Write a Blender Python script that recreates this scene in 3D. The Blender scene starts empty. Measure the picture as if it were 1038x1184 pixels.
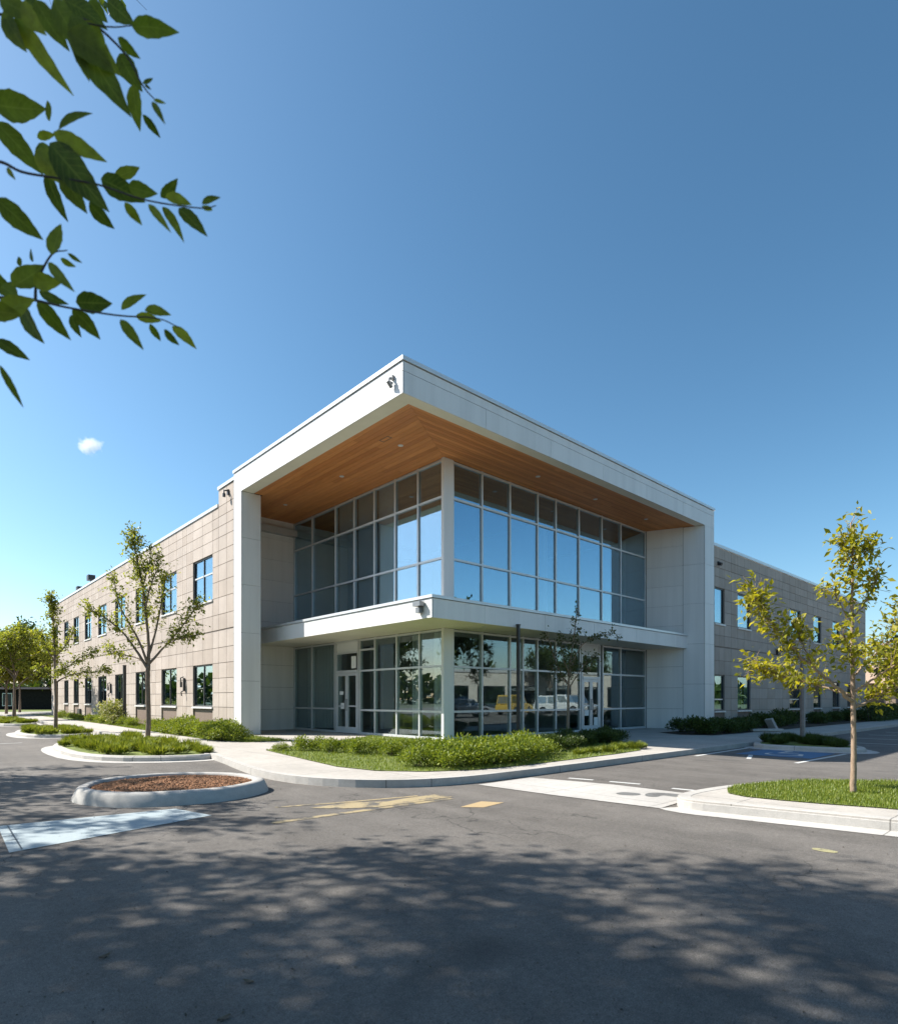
import bpy, bmesh, math, random
import numpy as np
from mathutils import Vector
R = math.radians
random.seed(7)
sc = bpy.context.scene
col = sc.collection
TH = R(42.56)                      # the building's axes are the world axes; the camera looks along its corner
CAM = (-12.163, -13.487, 1.25)
DR = (math.cos(TH), -math.sin(TH)) # camera right, on the ground
DF = (math.sin(TH), math.cos(TH))  # camera forward, on the ground
ROAD = -0.12

# ------------------------------------------------------------------ helpers
def tag(o, label=None, cat=None, group=None, kind=None):
    if label: o['label'] = label
    if cat: o['category'] = cat
    if group: o['group'] = group
    if kind: o['kind'] = kind
    return o

def empty(name, loc=(0, 0, 0), rz=0.0, label=None, cat=None, group=None):
    o = bpy.data.objects.new(name, None); col.objects.link(o)
    o.location = loc; o.rotation_euler = (0, 0, rz); o.empty_display_size = .3
    return tag(o, label, cat, group)

def copy_tree(o, parent=None):
    c = o.copy(); col.objects.link(c)
    if parent: c.parent = parent
    for ch in list(o.children): copy_tree(ch, c)
    return c

class MB:
    def __init__(s): s.v = []; s.f = []; s.smooth = False
    def quad(s, *p):
        n = len(s.v); s.v += [tuple(q) for q in p]; s.f.append(tuple(range(n, n+len(p))))
    def hexa(s, b, t):             # four bottom points, four top points
        n = len(s.v); s.v += [tuple(q) for q in b]+[tuple(q) for q in t]
        s.f += [(n+3, n+2, n+1, n), (n+4, n+5, n+6, n+7)]+[(n+i, n+(i+1) % 4, n+4+(i+1) % 4, n+4+i) for i in range(4)]
    def box(s, x0, x1, y0, y1, z0, z1):
        x0, x1 = sorted((x0, x1)); y0, y1 = sorted((y0, y1)); z0, z1 = sorted((z0, z1))
        c = ((x0, y0), (x1, y0), (x1, y1), (x0, y1))
        s.hexa([(x, y, z0) for x, y in c], [(x, y, z1) for x, y in c])
    def prism(s, poly, z0, z1):
        n = len(s.v); k = len(poly)
        s.v += [(x, y, z0) for x, y in poly]+[(x, y, z1) for x, y in poly]
        s.f.append(tuple(range(n+k-1, n-1, -1))); s.f.append(tuple(range(n+k, n+2*k)))
        s.f += [(n+i, n+(i+1) % k, n+k+(i+1) % k, n+k+i) for i in range(k)]
    def tube(s, pts, rad, n=8, cap=True):
        pts = [Vector(p) for p in pts]
        if not hasattr(rad, '__len__'): rad = [rad]*len(pts)
        base = len(s.v); u = None
        for i, p in enumerate(pts):
            d = (pts[min(i+1, len(pts)-1)]-pts[max(i-1, 0)]).normalized()
            if u is None:
                u = d.orthogonal().normalized()
            u = (u-d*u.dot(d)).normalized(); w = d.cross(u)
            for k in range(n):
                a = 2*math.pi*k/n; q = p+(u*math.cos(a)+w*math.sin(a))*rad[i]
                s.v.append(tuple(q))
        for i in range(len(pts)-1):
            for k in range(n):
                s.f.append((base+i*n+k, base+i*n+(k+1) % n, base+(i+1)*n+(k+1) % n, base+(i+1)*n+k))
        if cap:
            s.f.append(tuple(base+k for k in range(n-1, -1, -1)))
            s.f.append(tuple(base+(len(pts)-1)*n+k for k in range(n)))
    def lathe(s, prof, n=24, c=(0, 0)):
        b = len(s.v)
        for r, z in prof:
            for k in range(n):
                a = 2*math.pi*k/n; s.v.append((c[0]+r*math.cos(a), c[1]+r*math.sin(a), z))
        for i in range(len(prof)-1):
            for k in range(n):
                s.f.append((b+i*n+k, b+i*n+(k+1) % n, b+(i+1)*n+(k+1) % n, b+(i+1)*n+k))
        s.f.append(tuple(b+k for k in range(n-1, -1, -1))); s.f.append(tuple(b+(len(prof)-1)*n+k for k in range(n)))
    def build(s, name, mat, parent=None, smooth=False, bevel=0, kind=None, recalc=True):
        me = bpy.data.meshes.new(name); me.from_pydata(s.v, [], s.f)
        if recalc:
            bm = bmesh.new(); bm.from_mesh(me); bmesh.ops.recalc_face_normals(bm, faces=bm.faces)
            if bevel: bmesh.ops.bevel(bm, geom=bm.edges[:], offset=bevel, segments=2, affect='EDGES', profile=.5)
            bm.to_mesh(me); bm.free()
        if smooth: me.polygons.foreach_set('use_smooth', [True]*len(me.polygons))
        me.materials.append(mat); me.update()
        o = bpy.data.objects.new(name, me); col.objects.link(o)
        if parent: o.parent = parent
        if kind: o['kind'] = kind
        return o

def tris_object(name, V, mat, parent=None, kind=None, quads=None):
    """V: (n,3,3) array of triangles, or quads-of-two-triangles given as (n,4,3) kites."""
    n, k = V.shape[0], V.shape[1]
    me = bpy.data.meshes.new(name)
    me.vertices.add(n*k); me.vertices.foreach_set('co', V.reshape(-1).astype(np.float32))
    idx = np.arange(n)[:, None]*k
    if k == 3: F = idx+np.array([[0, 1, 2]])
    else: F = np.concatenate([idx+np.array([[0, 1, 2]]), idx+np.array([[0, 2, 3]])])
    m = len(F)
    me.loops.add(m*3); me.loops.foreach_set('vertex_index', F.reshape(-1).astype(np.int32))
    me.polygons.add(m); me.polygons.foreach_set('loop_start', (np.arange(m)*3).astype(np.int32))
    me.polygons.foreach_set('loop_total', np.full(m, 3, np.int32))
    me.materials.append(mat); me.update(calc_edges=True); me.validate()
    o = bpy.data.objects.new(name, me); col.objects.link(o)
    if parent: o.parent = parent
    if kind: o['kind'] = kind
    return o

def unit(a): return a/np.maximum(np.linalg.norm(a, axis=-1, keepdims=True), 1e-9)

def kites(P, D, N, L, W, fold=.12):
    D = unit(D); S = unit(np.cross(D, N)); N = np.cross(S, D)
    L = L[:, None]; W = W[:, None]
    m = P+D*L*.45+N*W*fold
    return np.stack([P, m+S*W*.5, P+D*L-N*L*.08, m-S*W*.5], 1)

# ------------------------------------------------------------------ materials
def new_mat(name):
    m = bpy.data.materials.new(name); m.use_nodes = True
    nt = m.node_tree; nt.nodes.clear()
    out = nt.nodes.new('ShaderNodeOutputMaterial')
    return m, nt, out
def nd(nt, t, **kw):
    n = nt.nodes.new(t)
    for k, v in kw.items():
        if k in n.inputs: n.inputs[k].default_value = v
        else: setattr(n, k, v)
    return n
def math_(nt, op, a, b=None, clamp=False):
    n = nt.nodes.new('ShaderNodeMath'); n.operation = op; n.use_clamp = clamp
    for i, x in enumerate((a, b)):
        if x is None: continue
        if hasattr(x, 'type') and hasattr(x, 'links'): nt.links.new(x, n.inputs[i])
        else: n.inputs[i].default_value = x
    return n.outputs[0]
def ramp(nt, fac, stops):
    n = nt.nodes.new('ShaderNodeValToRGB'); e = n.color_ramp.elements
    while len(e) < len(stops): e.new(.5)
    for k, (p, c) in enumerate(stops):
        e[k].position = p; e[k].color = (*c, 1) if len(c) == 3 else c
    nt.links.new(fac, n.inputs[0]); return n.outputs[0]
def mixc(nt, fac, a, b, mode='MIX'):
    n = nt.nodes.new('ShaderNodeMix'); n.data_type = 'RGBA'; n.blend_type = mode
    for s, x in ((n.inputs[0], fac), (n.inputs[6], a), (n.inputs[7], b)):
        if hasattr(x, 'links'): nt.links.new(x, s)
        elif isinstance(x, (int, float)): s.default_value = x
        else: s.default_value = (*x, 1)
    return n.outputs[2]
def noise(nt, vec, scale, detail=4, rough=.55, dist=0):
    n = nd(nt, 'ShaderNodeTexNoise', Scale=scale, Detail=detail, Roughness=rough, Distortion=dist)
    nt.links.new(vec, n.inputs['Vector']); return n.outputs['Fac']
def coords(nt, scale=None):
    t = nt.nodes.new('ShaderNodeTexCoord').outputs['Object']
    if scale:
        m = nt.nodes.new('ShaderNodeMapping'); m.inputs['Scale'].default_value = scale
        nt.links.new(t, m.inputs[0]); return m.outputs[0]
    return t
def pbsdf(nt, out, colr, rough=.6, metal=0, spec=.5, bump=None, bdist=.01, bstr=.5):
    b = nd(nt, 'ShaderNodeBsdfPrincipled', Roughness=rough, Metallic=metal)
    b.inputs['Specular IOR Level'].default_value = spec
    if hasattr(colr, 'links'): nt.links.new(colr, b.inputs['Base Color'])
    else: b.inputs['Base Color'].default_value = (*colr, 1)
    if bump is not None:
        bn = nd(nt, 'ShaderNodeBump', Strength=bstr, Distance=bdist)
        nt.links.new(bump, bn.inputs['Height']); nt.links.new(bn.outputs[0], b.inputs['Normal'])
    nt.links.new(b.outputs[0], out.inputs[0]); return b

def simple(name, c, rough=.6, var=.12, scale=2.0, metal=0, spec=.5, bump=0, bscale=60, island=0, stretch=None):
    m, nt, out = new_mat(name)
    co = coords(nt, stretch)
    f = noise(nt, co, scale, 5, .6)
    lo = tuple(x*(1-var) for x in c); hi = tuple(min(1, x*(1+var)) for x in c)
    cc = ramp(nt, f, [(.3, lo), (.7, hi)])
    if island:
        g = nt.nodes.new('ShaderNodeNewGeometry').outputs['Random Per Island']
        k = ramp(nt, g, [(0, (1-island,)*3), (1, (1, 1, 1))])
        cc = mixc(nt, 1.0, cc, k, 'MULTIPLY')
    bp = noise(nt, co, bscale, 3) if bump else None
    pbsdf(nt, out, cc, rough, metal, spec, bp, bump or .01, .6)
    return m

def leaf_mat(name, stops, trans=.45, rough=.45, tcol=1.5, veins=False):
    m, nt, out = new_mat(name)
    g = nt.nodes.new('ShaderNodeNewGeometry').outputs['Random Per Island']
    c = ramp(nt, g, stops)
    if veins:                                  # midrib, side veins and mottling that belong to the leaf itself
        at = nd(nt, 'ShaderNodeAttribute', attribute_name='leaf_pos'); sx = nt.nodes.new('ShaderNodeSeparateXYZ'); nt.links.new(at.outputs['Vector'], sx.inputs[0])
        a = math_(nt, 'ABSOLUTE', sx.outputs[1])
        rib = ramp(nt, a, [(.0, (1,)*3), (.07, (0,)*3)])
        ph = math_(nt, 'SUBTRACT', math_(nt, 'MULTIPLY', sx.outputs[0], 9.0), math_(nt, 'MULTIPLY', a, 2.2))
        sv = ramp(nt, math_(nt, 'PINGPONG', ph, .5), [(.0, (.6,)*3), (.10, (0,)*3)])
        v = mixc(nt, 1.0, rib, sv, 'LIGHTEN')
        c = mixc(nt, 1.0, c, ramp(nt, noise(nt, coords(nt), 45, 4, .6), [(.3, (.72,)*3), (.7, (1.2,)*3)]), 'MULTIPLY')
        c = mixc(nt, math_(nt, 'MULTIPLY', v, .55), c, (.24, .28, .07))
    b = nd(nt, 'ShaderNodeBsdfPrincipled', Roughness=rough); b.inputs['Specular IOR Level'].default_value = .35
    nt.links.new(c, b.inputs['Base Color'])
    t = nt.nodes.new('ShaderNodeBsdfTranslucent')
    tc = mixc(nt, 1.0, c, (tcol, tcol*.95, tcol*.35), 'MULTIPLY'); nt.links.new(tc, t.inputs[0])
    mx = nd(nt, 'ShaderNodeMixShader', Fac=trans)
    nt.links.new(b.outputs[0], mx.inputs[1]); nt.links.new(t.outputs[0], mx.inputs[2]); nt.links.new(mx.outputs[0], out.inputs[0])
    return m

def glass_mat(name, tint, base=.36, ior=1.6, refl=(.9, .97, 1.0)):
    m, nt, out = new_mat(name)
    lw = nd(nt, 'ShaderNodeLayerWeight', Blend=.5)       # Schlick reflectance on both faces of the pane
    f = math_(nt, 'ADD', math_(nt, 'MULTIPLY', math_(nt, 'POWER', lw.outputs['Facing'], 5.0), 1-base), base, True)
    gl = nd(nt, 'ShaderNodeBsdfGlossy', Roughness=.004); gl.inputs[0].default_value = (*refl, 1)
    tr = nd(nt, 'ShaderNodeBsdfTransparent'); tr.inputs[0].default_value = (*tint, 1)
    mx = nt.nodes.new('ShaderNodeMixShader')
    nt.links.new(f, mx.inputs[0]); nt.links.new(tr.outputs[0], mx.inputs[1]); nt.links.new(gl.outputs[0], mx.inputs[2])
    nt.links.new(mx.outputs[0], out.inputs[0]); return m

def asphalt_mat():
    m, nt, out = new_mat('asphalt')
    co = coords(nt)
    big = noise(nt, co, .22, 4, .6); mid = noise(nt, co, 1.7, 6, .65); fine = noise(nt, co, 160, 2, .7)
    c = ramp(nt, big, [(.3, (.142, .131, .119)), (.7, (.186, .170, .153))])
    c = mixc(nt, 1.0, c, ramp(nt, mid, [(.3, (.84,)*3), (.72, (1.12,)*3)]), 'MULTIPLY')
    c = mixc(nt, 1.0, c, ramp(nt, fine, [(.28, (.42,)*3), (.5, (.96,)*3), (.66, (1.25,)*3), (.76, (2.3,)*3)]), 'MULTIPLY')
    med = noise(nt, co, 38, 3, .7)
    c = mixc(nt, 1.0, c, ramp(nt, med, [(.3, (.8,)*3), (.7, (1.17,)*3)]), 'MULTIPLY')
    # stains
    st = noise(nt, co, .55, 3, .5, .6)
    c = mixc(nt, ramp(nt, st, [(.62, (0, 0, 0)), (.72, (.45,)*3)]), c, (.05, .049, .048))
    # tyre-worn streaks along the lane
    sk = noise(nt, coords(nt, (1.3, .06, 1)), 2.2, 4, .6)
    c = mixc(nt, 1.0, c, ramp(nt, sk, [(.35, (.88,)*3), (.65, (1.08,)*3)]), 'MULTIPLY')
    # cracks: distorted cell edges, only here and there
    dm = nt.nodes.new('ShaderNodeVectorMath'); dm.operation = 'ADD'
    nn = nd(nt, 'ShaderNodeTexNoise', Scale=1.6, Detail=5); nt.links.new(co, nn.inputs['Vector'])
    sc_ = nt.nodes.new('ShaderNodeVectorMath'); sc_.operation = 'SCALE'; sc_.inputs['Scale'].default_value = .9
    nt.links.new(nn.outputs['Color'], sc_.inputs[0]); nt.links.new(co, dm.inputs[0]); nt.links.new(sc_.outputs[0], dm.inputs[1])
    vo = nd(nt, 'ShaderNodeTexVoronoi', Scale=.42); vo.feature = 'DISTANCE_TO_EDGE'; nt.links.new(dm.outputs[0], vo.inputs['Vector'])
    cr = ramp(nt, vo.outputs['Distance'], [(.0, (1,)*3), (.005, (0,)*3)])
    msk = ramp(nt, noise(nt, co, .35, 3), [(.5, (0,)*3), (.60, (.8,)*3)])
    ck = mixc(nt, 1.0, cr, msk, 'MULTIPLY')
    c = mixc(nt, ck, c, (.035, .035, .034))
    ht = math_(nt, 'ADD', fine, math_(nt, 'MULTIPLY', mid, .6))
    pbsdf(nt, out, c, .85, 0, .3, ht, .008, .9)
    return m

def concrete_mat(name, c, jx=1.5, jy=1.5):
    m, nt, out = new_mat(name)
    co = coords(nt)
    a = noise(nt, co, .7, 5, .65); b = noise(nt, co, 9, 4, .6); f = noise(nt, co, 120, 2)
    cc = ramp(nt, a, [(.3, tuple(x*.82 for x in c)), (.7, tuple(min(1, x*1.08) for x in c))])
    cc = mixc(nt, 1.0, cc, ramp(nt, b, [(.3, (.9,)*3), (.7, (1.06,)*3)]), 'MULTIPLY')
    cc = mixc(nt, 1.0, cc, ramp(nt, f, [(.3, (.86,)*3), (.7, (1.1,)*3)]), 'MULTIPLY')
    h = f
    if jx:
        sx = nt.nodes.new('ShaderNodeSeparateXYZ'); nt.links.new(co, sx.inputs[0])
        ms = []
        for ch, j in ((0, jx), (1, jy)):
            k = math_(nt, 'PINGPONG', sx.outputs[ch], j/2)
            ms.append(math_(nt, 'LESS_THAN', k, .007))
        jn = math_(nt, 'MAXIMUM', ms[0], ms[1])
        cc = mixc(nt, jn, cc, tuple(x*.42 for x in c))
    pbsdf(nt, out, cc, .85, 0, .3, h, .004, .5)
    return m

def wood_mat(name, stretch):
    m, nt, out = new_mat(name)
    g = nt.nodes.new('ShaderNodeNewGeometry').outputs['Random Per Island']
    c = ramp(nt, g, [(0, (.52, .195, .055)), (.35, (.64, .265, .08)), (.7, (.74, .32, .105)), (1, (.58, .225, .068))])
    gr = noise(nt, coords(nt, stretch), 6, 6, .65)
    c = mixc(nt, 1.0, c, ramp(nt, gr, [(.3, (.72,)*3), (.7, (1.12,)*3)]), 'MULTIPLY')
    pbsdf(nt, out, c, .45, 0, .4, gr, .002, .4); return m

def panel_stone():
    m, nt, out = new_mat('tan_stone_panel')
    co = coords(nt)
    g = nt.nodes.new('ShaderNodeNewGeometry').outputs['Random Per Island']
    c = ramp(nt, g, [(0, (.405, .345, .295)), (.5, (.44, .38, .33)), (1, (.47, .41, .36))])
    a = noise(nt, co, 1.1, 5, .6); f = noise(nt, co, 70, 3, .7)
    c = mixc(nt, 1.0, c, ramp(nt, a, [(.3, (.9,)*3), (.7, (1.07,)*3)]), 'MULTIPLY')
    c = mixc(nt, 1.0, c, ramp(nt, f, [(.3, (.9,)*3), (.7, (1.08,)*3)]), 'MULTIPLY')
    st = noise(nt, coords(nt, (2.5, 2.5, .12)), 1.5, 4, .6)
    c = mixc(nt, 1.0, c, ramp(nt, st, [(.35, (.93,)*3), (.6, (1.03,)*3)]), 'MULTIPLY')
    pbsdf(nt, out, c, .8, 0, .3, f, .004, .5); return m

def white_panel(name, c):
    m, nt, out = new_mat(name)
    co = coords(nt)
    g = nt.nodes.new('ShaderNodeNewGeometry').outputs['Random Per Island']
    cc = ramp(nt, g, [(0, tuple(x*.955 for x in c)), (1, c)])
    st = noise(nt, coords(nt, (1.6, 1.6, .1)), 1.6, 5, .6)
    cc = mixc(nt, 1.0, cc, ramp(nt, st, [(.32, (.90,)*3), (.6, (1.0,)*3)]), 'MULTIPLY')
    pbsdf(nt, out, cc, .42, 0, .45, noise(nt, co, .9, 2), .004, .15); return m

MAT = dict(
    asphalt=asphalt_mat(),
    concrete=concrete_mat('pavement_concrete', (.45, .42, .38)),
    kerb=concrete_mat('kerb_concrete', (.47, .45, .42), 3.0, 3.0),
    gutter=concrete_mat('gutter_concrete', (.50, .48, .45), 3.0, 3.0),
    rim=concrete_mat('rim_concrete', (.44, .425, .40), 0),
    white=white_panel('white_metal_panel', (.76, .755, .74)),
    wall_white=white_panel('pale_wall_panel', (.78, .765, .74)),
    cream=simple('cream_soffit_trim', (.80, .77, .65), .5, .04),
    coping=simple('grey_coping', (.66, .68, .69), .35, .05, metal=.3),
    joint=simple('dark_joint', (.05, .048, .045), .8),
    stone=panel_stone(),
    stone_joint=simple('stone_joint', (.22, .19, .165), .9),
    spandrel=simple('brown_spandrel', (.20, .15, .12), .7, .15, 14),
    alu=simple('pale_aluminium', (.62, .64, .65), .35, .05, metal=.25),
    bronze=simple('dark_frame', (.05, .05, .052), .4, .1),
    glass=glass_mat('coated_glass', (.82, .88, .90), base=.36, refl=(.60, .80, .93)),
    clear=glass_mat('lobby_glass', (.76, .82, .82), base=.13, refl=(.8, .93, .97)),
    wood_a=wood_mat('cedar_boards', (10, .35, 1)), wood_b=wood_mat('cedar_planks', (.35, 10, 1)),
    black=simple('black_paint', (.022, .022, .024), .45, .1),
    grey=simple('grey_metal', (.26, .27, .28), .4, .1, metal=.5),
    rust=simple('weathered_grey_brown_steel', (.17, .15, .14), .6, .25, 9),
    interior=simple('interior_paint', (.42, .42, .41), .8, .05),
    carpet=simple('interior_floor', (.13, .12, .115), .7, .15, 3),
    blind=simple('pale_blind', (.7, .72, .72), .7, .04),
    shade=simple('added_sheet_pale_blue', (.78, .86, .90), .8, .04),  # pale blue for the sheets added behind the upper left panes
    lens=simple('lamp_lens', (.75, .74, .70), .3, .03),
    paper=simple('paper_notice', (.8, .8, .78), .7, .02),
    roof=simple('roof_membrane', (.45, .45, .44), .8, .1),
    soil=simple('dark_soil', (.05, .036, .024), .95, .3, 6, bump=.02, bscale=30),
    turf=simple('turf_ground', (.13, .165, .03), .95, .3, 3, bump=.02, bscale=50),
    mulch=simple('bark_mulch', (.34, .17, .085), .95, .35, 16, bump=.03, bscale=40, island=.45),
    ground=simple('far_ground', (.10, .12, .05), .95, .25, .05),
    bark=simple('tree_bark', (.20, .15, .115), .9, .3, 9, bump=.02, bscale=35, stretch=(4, 4, 1)),
    bark_pale=simple('tan_bark', (.30, .215, .15), .85, .25, 9, bump=.012, bscale=35, stretch=(4, 4, 1)),
    bark_dark=simple('dark_bark', (.055, .045, .04), .9, .3, 9, bump=.02, bscale=35),
    leaf_gold=leaf_mat('golden_green_leaf', [(0, (.16, .175, .016)), (.5, (.29, .29, .028)), (1, (.45, .40, .05))], .5),
    leaf_olive=leaf_mat('olive_leaf', [(0, (.13, .165, .03)), (.5, (.21, .245, .045)), (1, (.32, .33, .075))], .48),
    leaf_sage=leaf_mat('sage_leaf', [(0, (.06, .075, .03)), (1, (.14, .16, .06))], .35),
    leaf_mid=leaf_mat('mid_green_leaf', [(0, (.11, .13, .014)), (.5, (.19, .205, .022)), (1, (.28, .265, .035))], .4),
    leaf_deep=leaf_mat('deep_green_leaf', [(0, (.025, .045, .010)), (.6, (.05, .08, .014)), (1, (.08, .115, .02))], .3),
    spray=leaf_mat('spray_leaf', [(0, (.05, .08, .012)), (.5, (.11, .15, .018)), (1, (.22, .25, .025))], .55, .6, 1.9, True),
    leaf_shade=leaf_mat('shade_tree_leaf', [(0, (.028, .05, .012)), (.6, (.045, .08, .014)), (1, (.09, .13, .02))], .38, .35, 1.7),
    shrub=leaf_mat('lime_shrub_leaf', [(0, (.10, .15, .018)), (.5, (.18, .235, .03)), (1, (.28, .32, .05))], .35),
    shrub_b=leaf_mat('bright_grass_leaf', [(0, (.11, .155, .02)), (.5, (.19, .235, .035)), (1, (.30, .32, .07))], .35),
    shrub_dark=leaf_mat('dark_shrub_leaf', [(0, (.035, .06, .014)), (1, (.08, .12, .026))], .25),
    flower=leaf_mat('cream_flower', [(0, (.30, .30, .16)), (1, (.6, .58, .40))], .3),
    grass=leaf_mat('grass_blade', [(0, (.10, .15, .02)), (.6, (.17, .225, .03)), (1, (.27, .29, .055))], .3),
    yellow=None, blue=None, whitep=None)

def paint_mat(name, c, wear=.5, ws=3.0):
    """road paint: worn through to the asphalt in patches"""
    m, nt, out = new_mat(name)
    co = coords(nt)
    a = noise(nt, co, ws, 6, .7); f = noise(nt, co, 90, 2, .7)
    k = math_(nt, 'ADD', a, math_(nt, 'MULTIPLY', math_(nt, 'SUBTRACT', f, .5), .35))
    fac = ramp(nt, k, [(wear-.09, (0,)*3), (wear+.03, (1,)*3)])
    cc = mixc(nt, fac, (.10, .097, .092), c)
    cc = mixc(nt, 1.0, cc, ramp(nt, f, [(.3, (.85,)*3), (.7, (1.1,)*3)]), 'MULTIPLY')
    pbsdf(nt, out, cc, .75, 0, .35, f, .004, .5); return m
MAT['yellow'] = paint_mat('worn_yellow_paint', (.36, .29, .17), .50)
MAT['whitep'] = paint_mat('worn_white_paint', (.56, .56, .54), .34)
MAT['palep'] = paint_mat('pale_blue_paint', (.35, .41, .43), .29, 1.2)
MAT['bluep'] = paint_mat('worn_blue_paint', (.08, .17, .30), .40)
MAT['greyp'] = paint_mat('faded_grey_paint', (.16, .16, .155), .42)

# ------------------------------------------------------------------ camera, light, sky
cam = bpy.data.cameras.new('camera'); co_ = bpy.data.objects.new('camera', cam); col.objects.link(co_)
co_.location = CAM; co_.rotation_euler = (R(90), 0, -TH)
cam.sensor_fit = 'AUTO'; cam.sensor_width = 36; cam.lens = 21.05; cam.shift_y = .1830; cam.shift_x = -.0003
cam.clip_start = .05; cam.clip_end = 6000
cam.dof.use_dof = True; cam.dof.focus_distance = 17; cam.dof.aperture_fstop = 3.2
sc.camera = co_
SUN = Vector((-.68, .80, 1.0)).normalized()
sun = bpy.data.lights.new('sun', 'SUN'); sun.energy = 4.9; sun.angle = R(.5); sun.color = (1, .945, .86)
so = bpy.data.objects.new('sun', sun); col.objects.link(so); so.rotation_euler = SUN.to_track_quat('Z', 'Y').to_euler()
w = bpy.data.worlds.new('World'); sc.world = w; w.use_nodes = True
nt = w.node_tree; nt.nodes.clear()
sky = nt.nodes.new('ShaderNodeTexSky'); sky.sky_type = 'NISHITA'; sky.sun_disc = False
sky.sun_elevation = math.asin(SUN.z); sky.sun_rotation = math.atan2(SUN.x, SUN.y)
sky.air_density = 1.0; sky.dust_density = 1.0; sky.ozone_density = 2.6; sky.altitude = 0
ga = nd(nt, 'ShaderNodeGamma', Gamma=1.2); nt.links.new(sky.outputs[0], ga.inputs[0])
hs = nd(nt, 'ShaderNodeHueSaturation', Hue=.484, Saturation=1.07, Value=1.0, Fac=1.0); nt.links.new(ga.outputs[0], hs.inputs['Color'])
bg = nt.nodes.new('ShaderNodeBackground'); bg.inputs[1].default_value = .069
ow = nt.nodes.new('ShaderNodeOutputWorld'); nt.links.new(hs.outputs[0], bg.inputs[0]); nt.links.new(bg.outputs[0], ow.inputs[0])
vs = sc.view_settings; vs.view_transform = 'Standard'; vs.look = 'None'; vs.exposure = .95; vs.gamma = 1
sc.cycles.max_bounces = 12; sc.cycles.diffuse_bounces = 7; sc.cycles.transparent_max_bounces = 24; sc.cycles.glossy_bounces = 6
sc.cycles.use_denoising = True; sc.cycles.volume_bounces = 6
sc.cycles.caustics_reflective = False; sc.cycles.caustics_refractive = False

# ------------------------------------------------------------------ ground, road, pavements
def sheet(name, poly, z, mat, kind='structure', parent=None):
    b = MB(); b.quad(*[(x, y, z) for x, y in poly])
    o = b.build(name, mat, parent, recalc=False)
    if o.data.polygons[0].normal.z < 0: o.data.flip_normals()
    if kind: o['kind'] = kind
    return o
def offset(poly, d, closed=True):
    """polyline moved sideways by d (positive = right of travel)"""
    out = []; n = len(poly)
    for i in range(n):
        p = Vector(poly[i]).to_2d()
        a = Vector(poly[i-1]) if (i > 0 or closed) else None
        b = Vector(poly[(i+1) % n]) if (i < n-1 or closed) else None
        d1 = (p-a).normalized() if a is not None else None
        d2 = (b-p).normalized() if b is not None else None
        d1 = d1 or d2; d2 = d2 or d1
        n1 = Vector((d1.y, -d1.x)); n2 = Vector((d2.y, -d2.x)); m = (n1+n2).normalized()
        k = 1/max(.4, m.dot(n1)); q = p+m*d*k; out.append((q.x, q.y))
    return out
def smooth_poly(poly, it=2, closed=True):
    for _ in range(it):
        q = []; n = len(poly)
        rng = range(n) if closed else range(n-1)
        if not closed: q.append(poly[0])
        for i in rng:
            a, b = poly[i], poly[(i+1) % n]
            q += [(a[0]*.75+b[0]*.25, a[1]*.75+b[1]*.25), (a[0]*.25+b[0]*.75, a[1]*.25+b[1]*.75)]
        if not closed: q.append(poly[-1])
        poly = q
    return poly
def strip(b, line, o0, o1, z0, z1, closed=False, bev=.03, dl=1e9, gap=.012):
    """kerb: chamfered solid swept along a line, between side offsets o0 (road side) and o1"""
    A = offset(line, o0, closed); A2 = offset(line, o0+(bev if o1 > o0 else -bev), closed); B = offset(line, o1, closed); n = len(line)
    for i in range(n if closed else n-1):
        j = (i+1) % n
        pts = [[(*A[k], z0), (*A[k], z1-bev), (*A2[k], z1), (*B[k], z1), (*B[k], z0)] for k in (i, j)]
        for q in range(4): b.quad(pts[0][q], pts[1][q], pts[1][q+1], pts[0][q+1])
        if not closed and i == 0: b.quad(*pts[0])
        if not closed and i == n-2: b.quad(*pts[1])

sheet('ground', [(-2500, -2500), (2500, -2500), (2500, 2500), (-2500, 2500)], -.17, MAT['ground'])
sheet('road', [(-70, -90), (75, -90), (75, 62), (-70, 62)], ROAD, MAT['asphalt'])

# main pavement round the building; line runs from far left, round the corner, to far right (road on its right-hand... outer side)
FRONT = [(-5.3, 60), (-5.9, 30), (-6.4, 9), (-6.55, 3), (-6.75, 0), (-7.25, -2.6), (-7.38, -3.9), (-7.2, -5.0), (-6.6, -5.9), (-5.7, -6.36), (-4.5, -6.45),
         (1.3, -6.42), (44, -6.4)]
FRONT = [FRONT[0]]+smooth_poly(FRONT[1:], 2, False)
b = MB(); b.prism(offset(FRONT, .13, False)+[(44, 14), (13, 14), (13, 60)], -.3, 0)
b.build('sidewalk', MAT['concrete'], kind='structure')
b = MB(); strip(b, FRONT, 0, .15, -.3, .004); b.build('kerb', MAT['kerb'], kind='structure', smooth=False)
b = MB(); fl = offset(FRONT, -.34, False)
for i in range(len(FRONT)-1):
    if FRONT[i+1][0] < 2.5: b.quad((*FRONT[i], ROAD+.006), (*FRONT[i+1], ROAD+.006), (*fl[i+1], ROAD+.005), (*fl[i], ROAD+.005))
b.build('gutter', MAT['gutter'], kind='structure', recalc=False)

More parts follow.
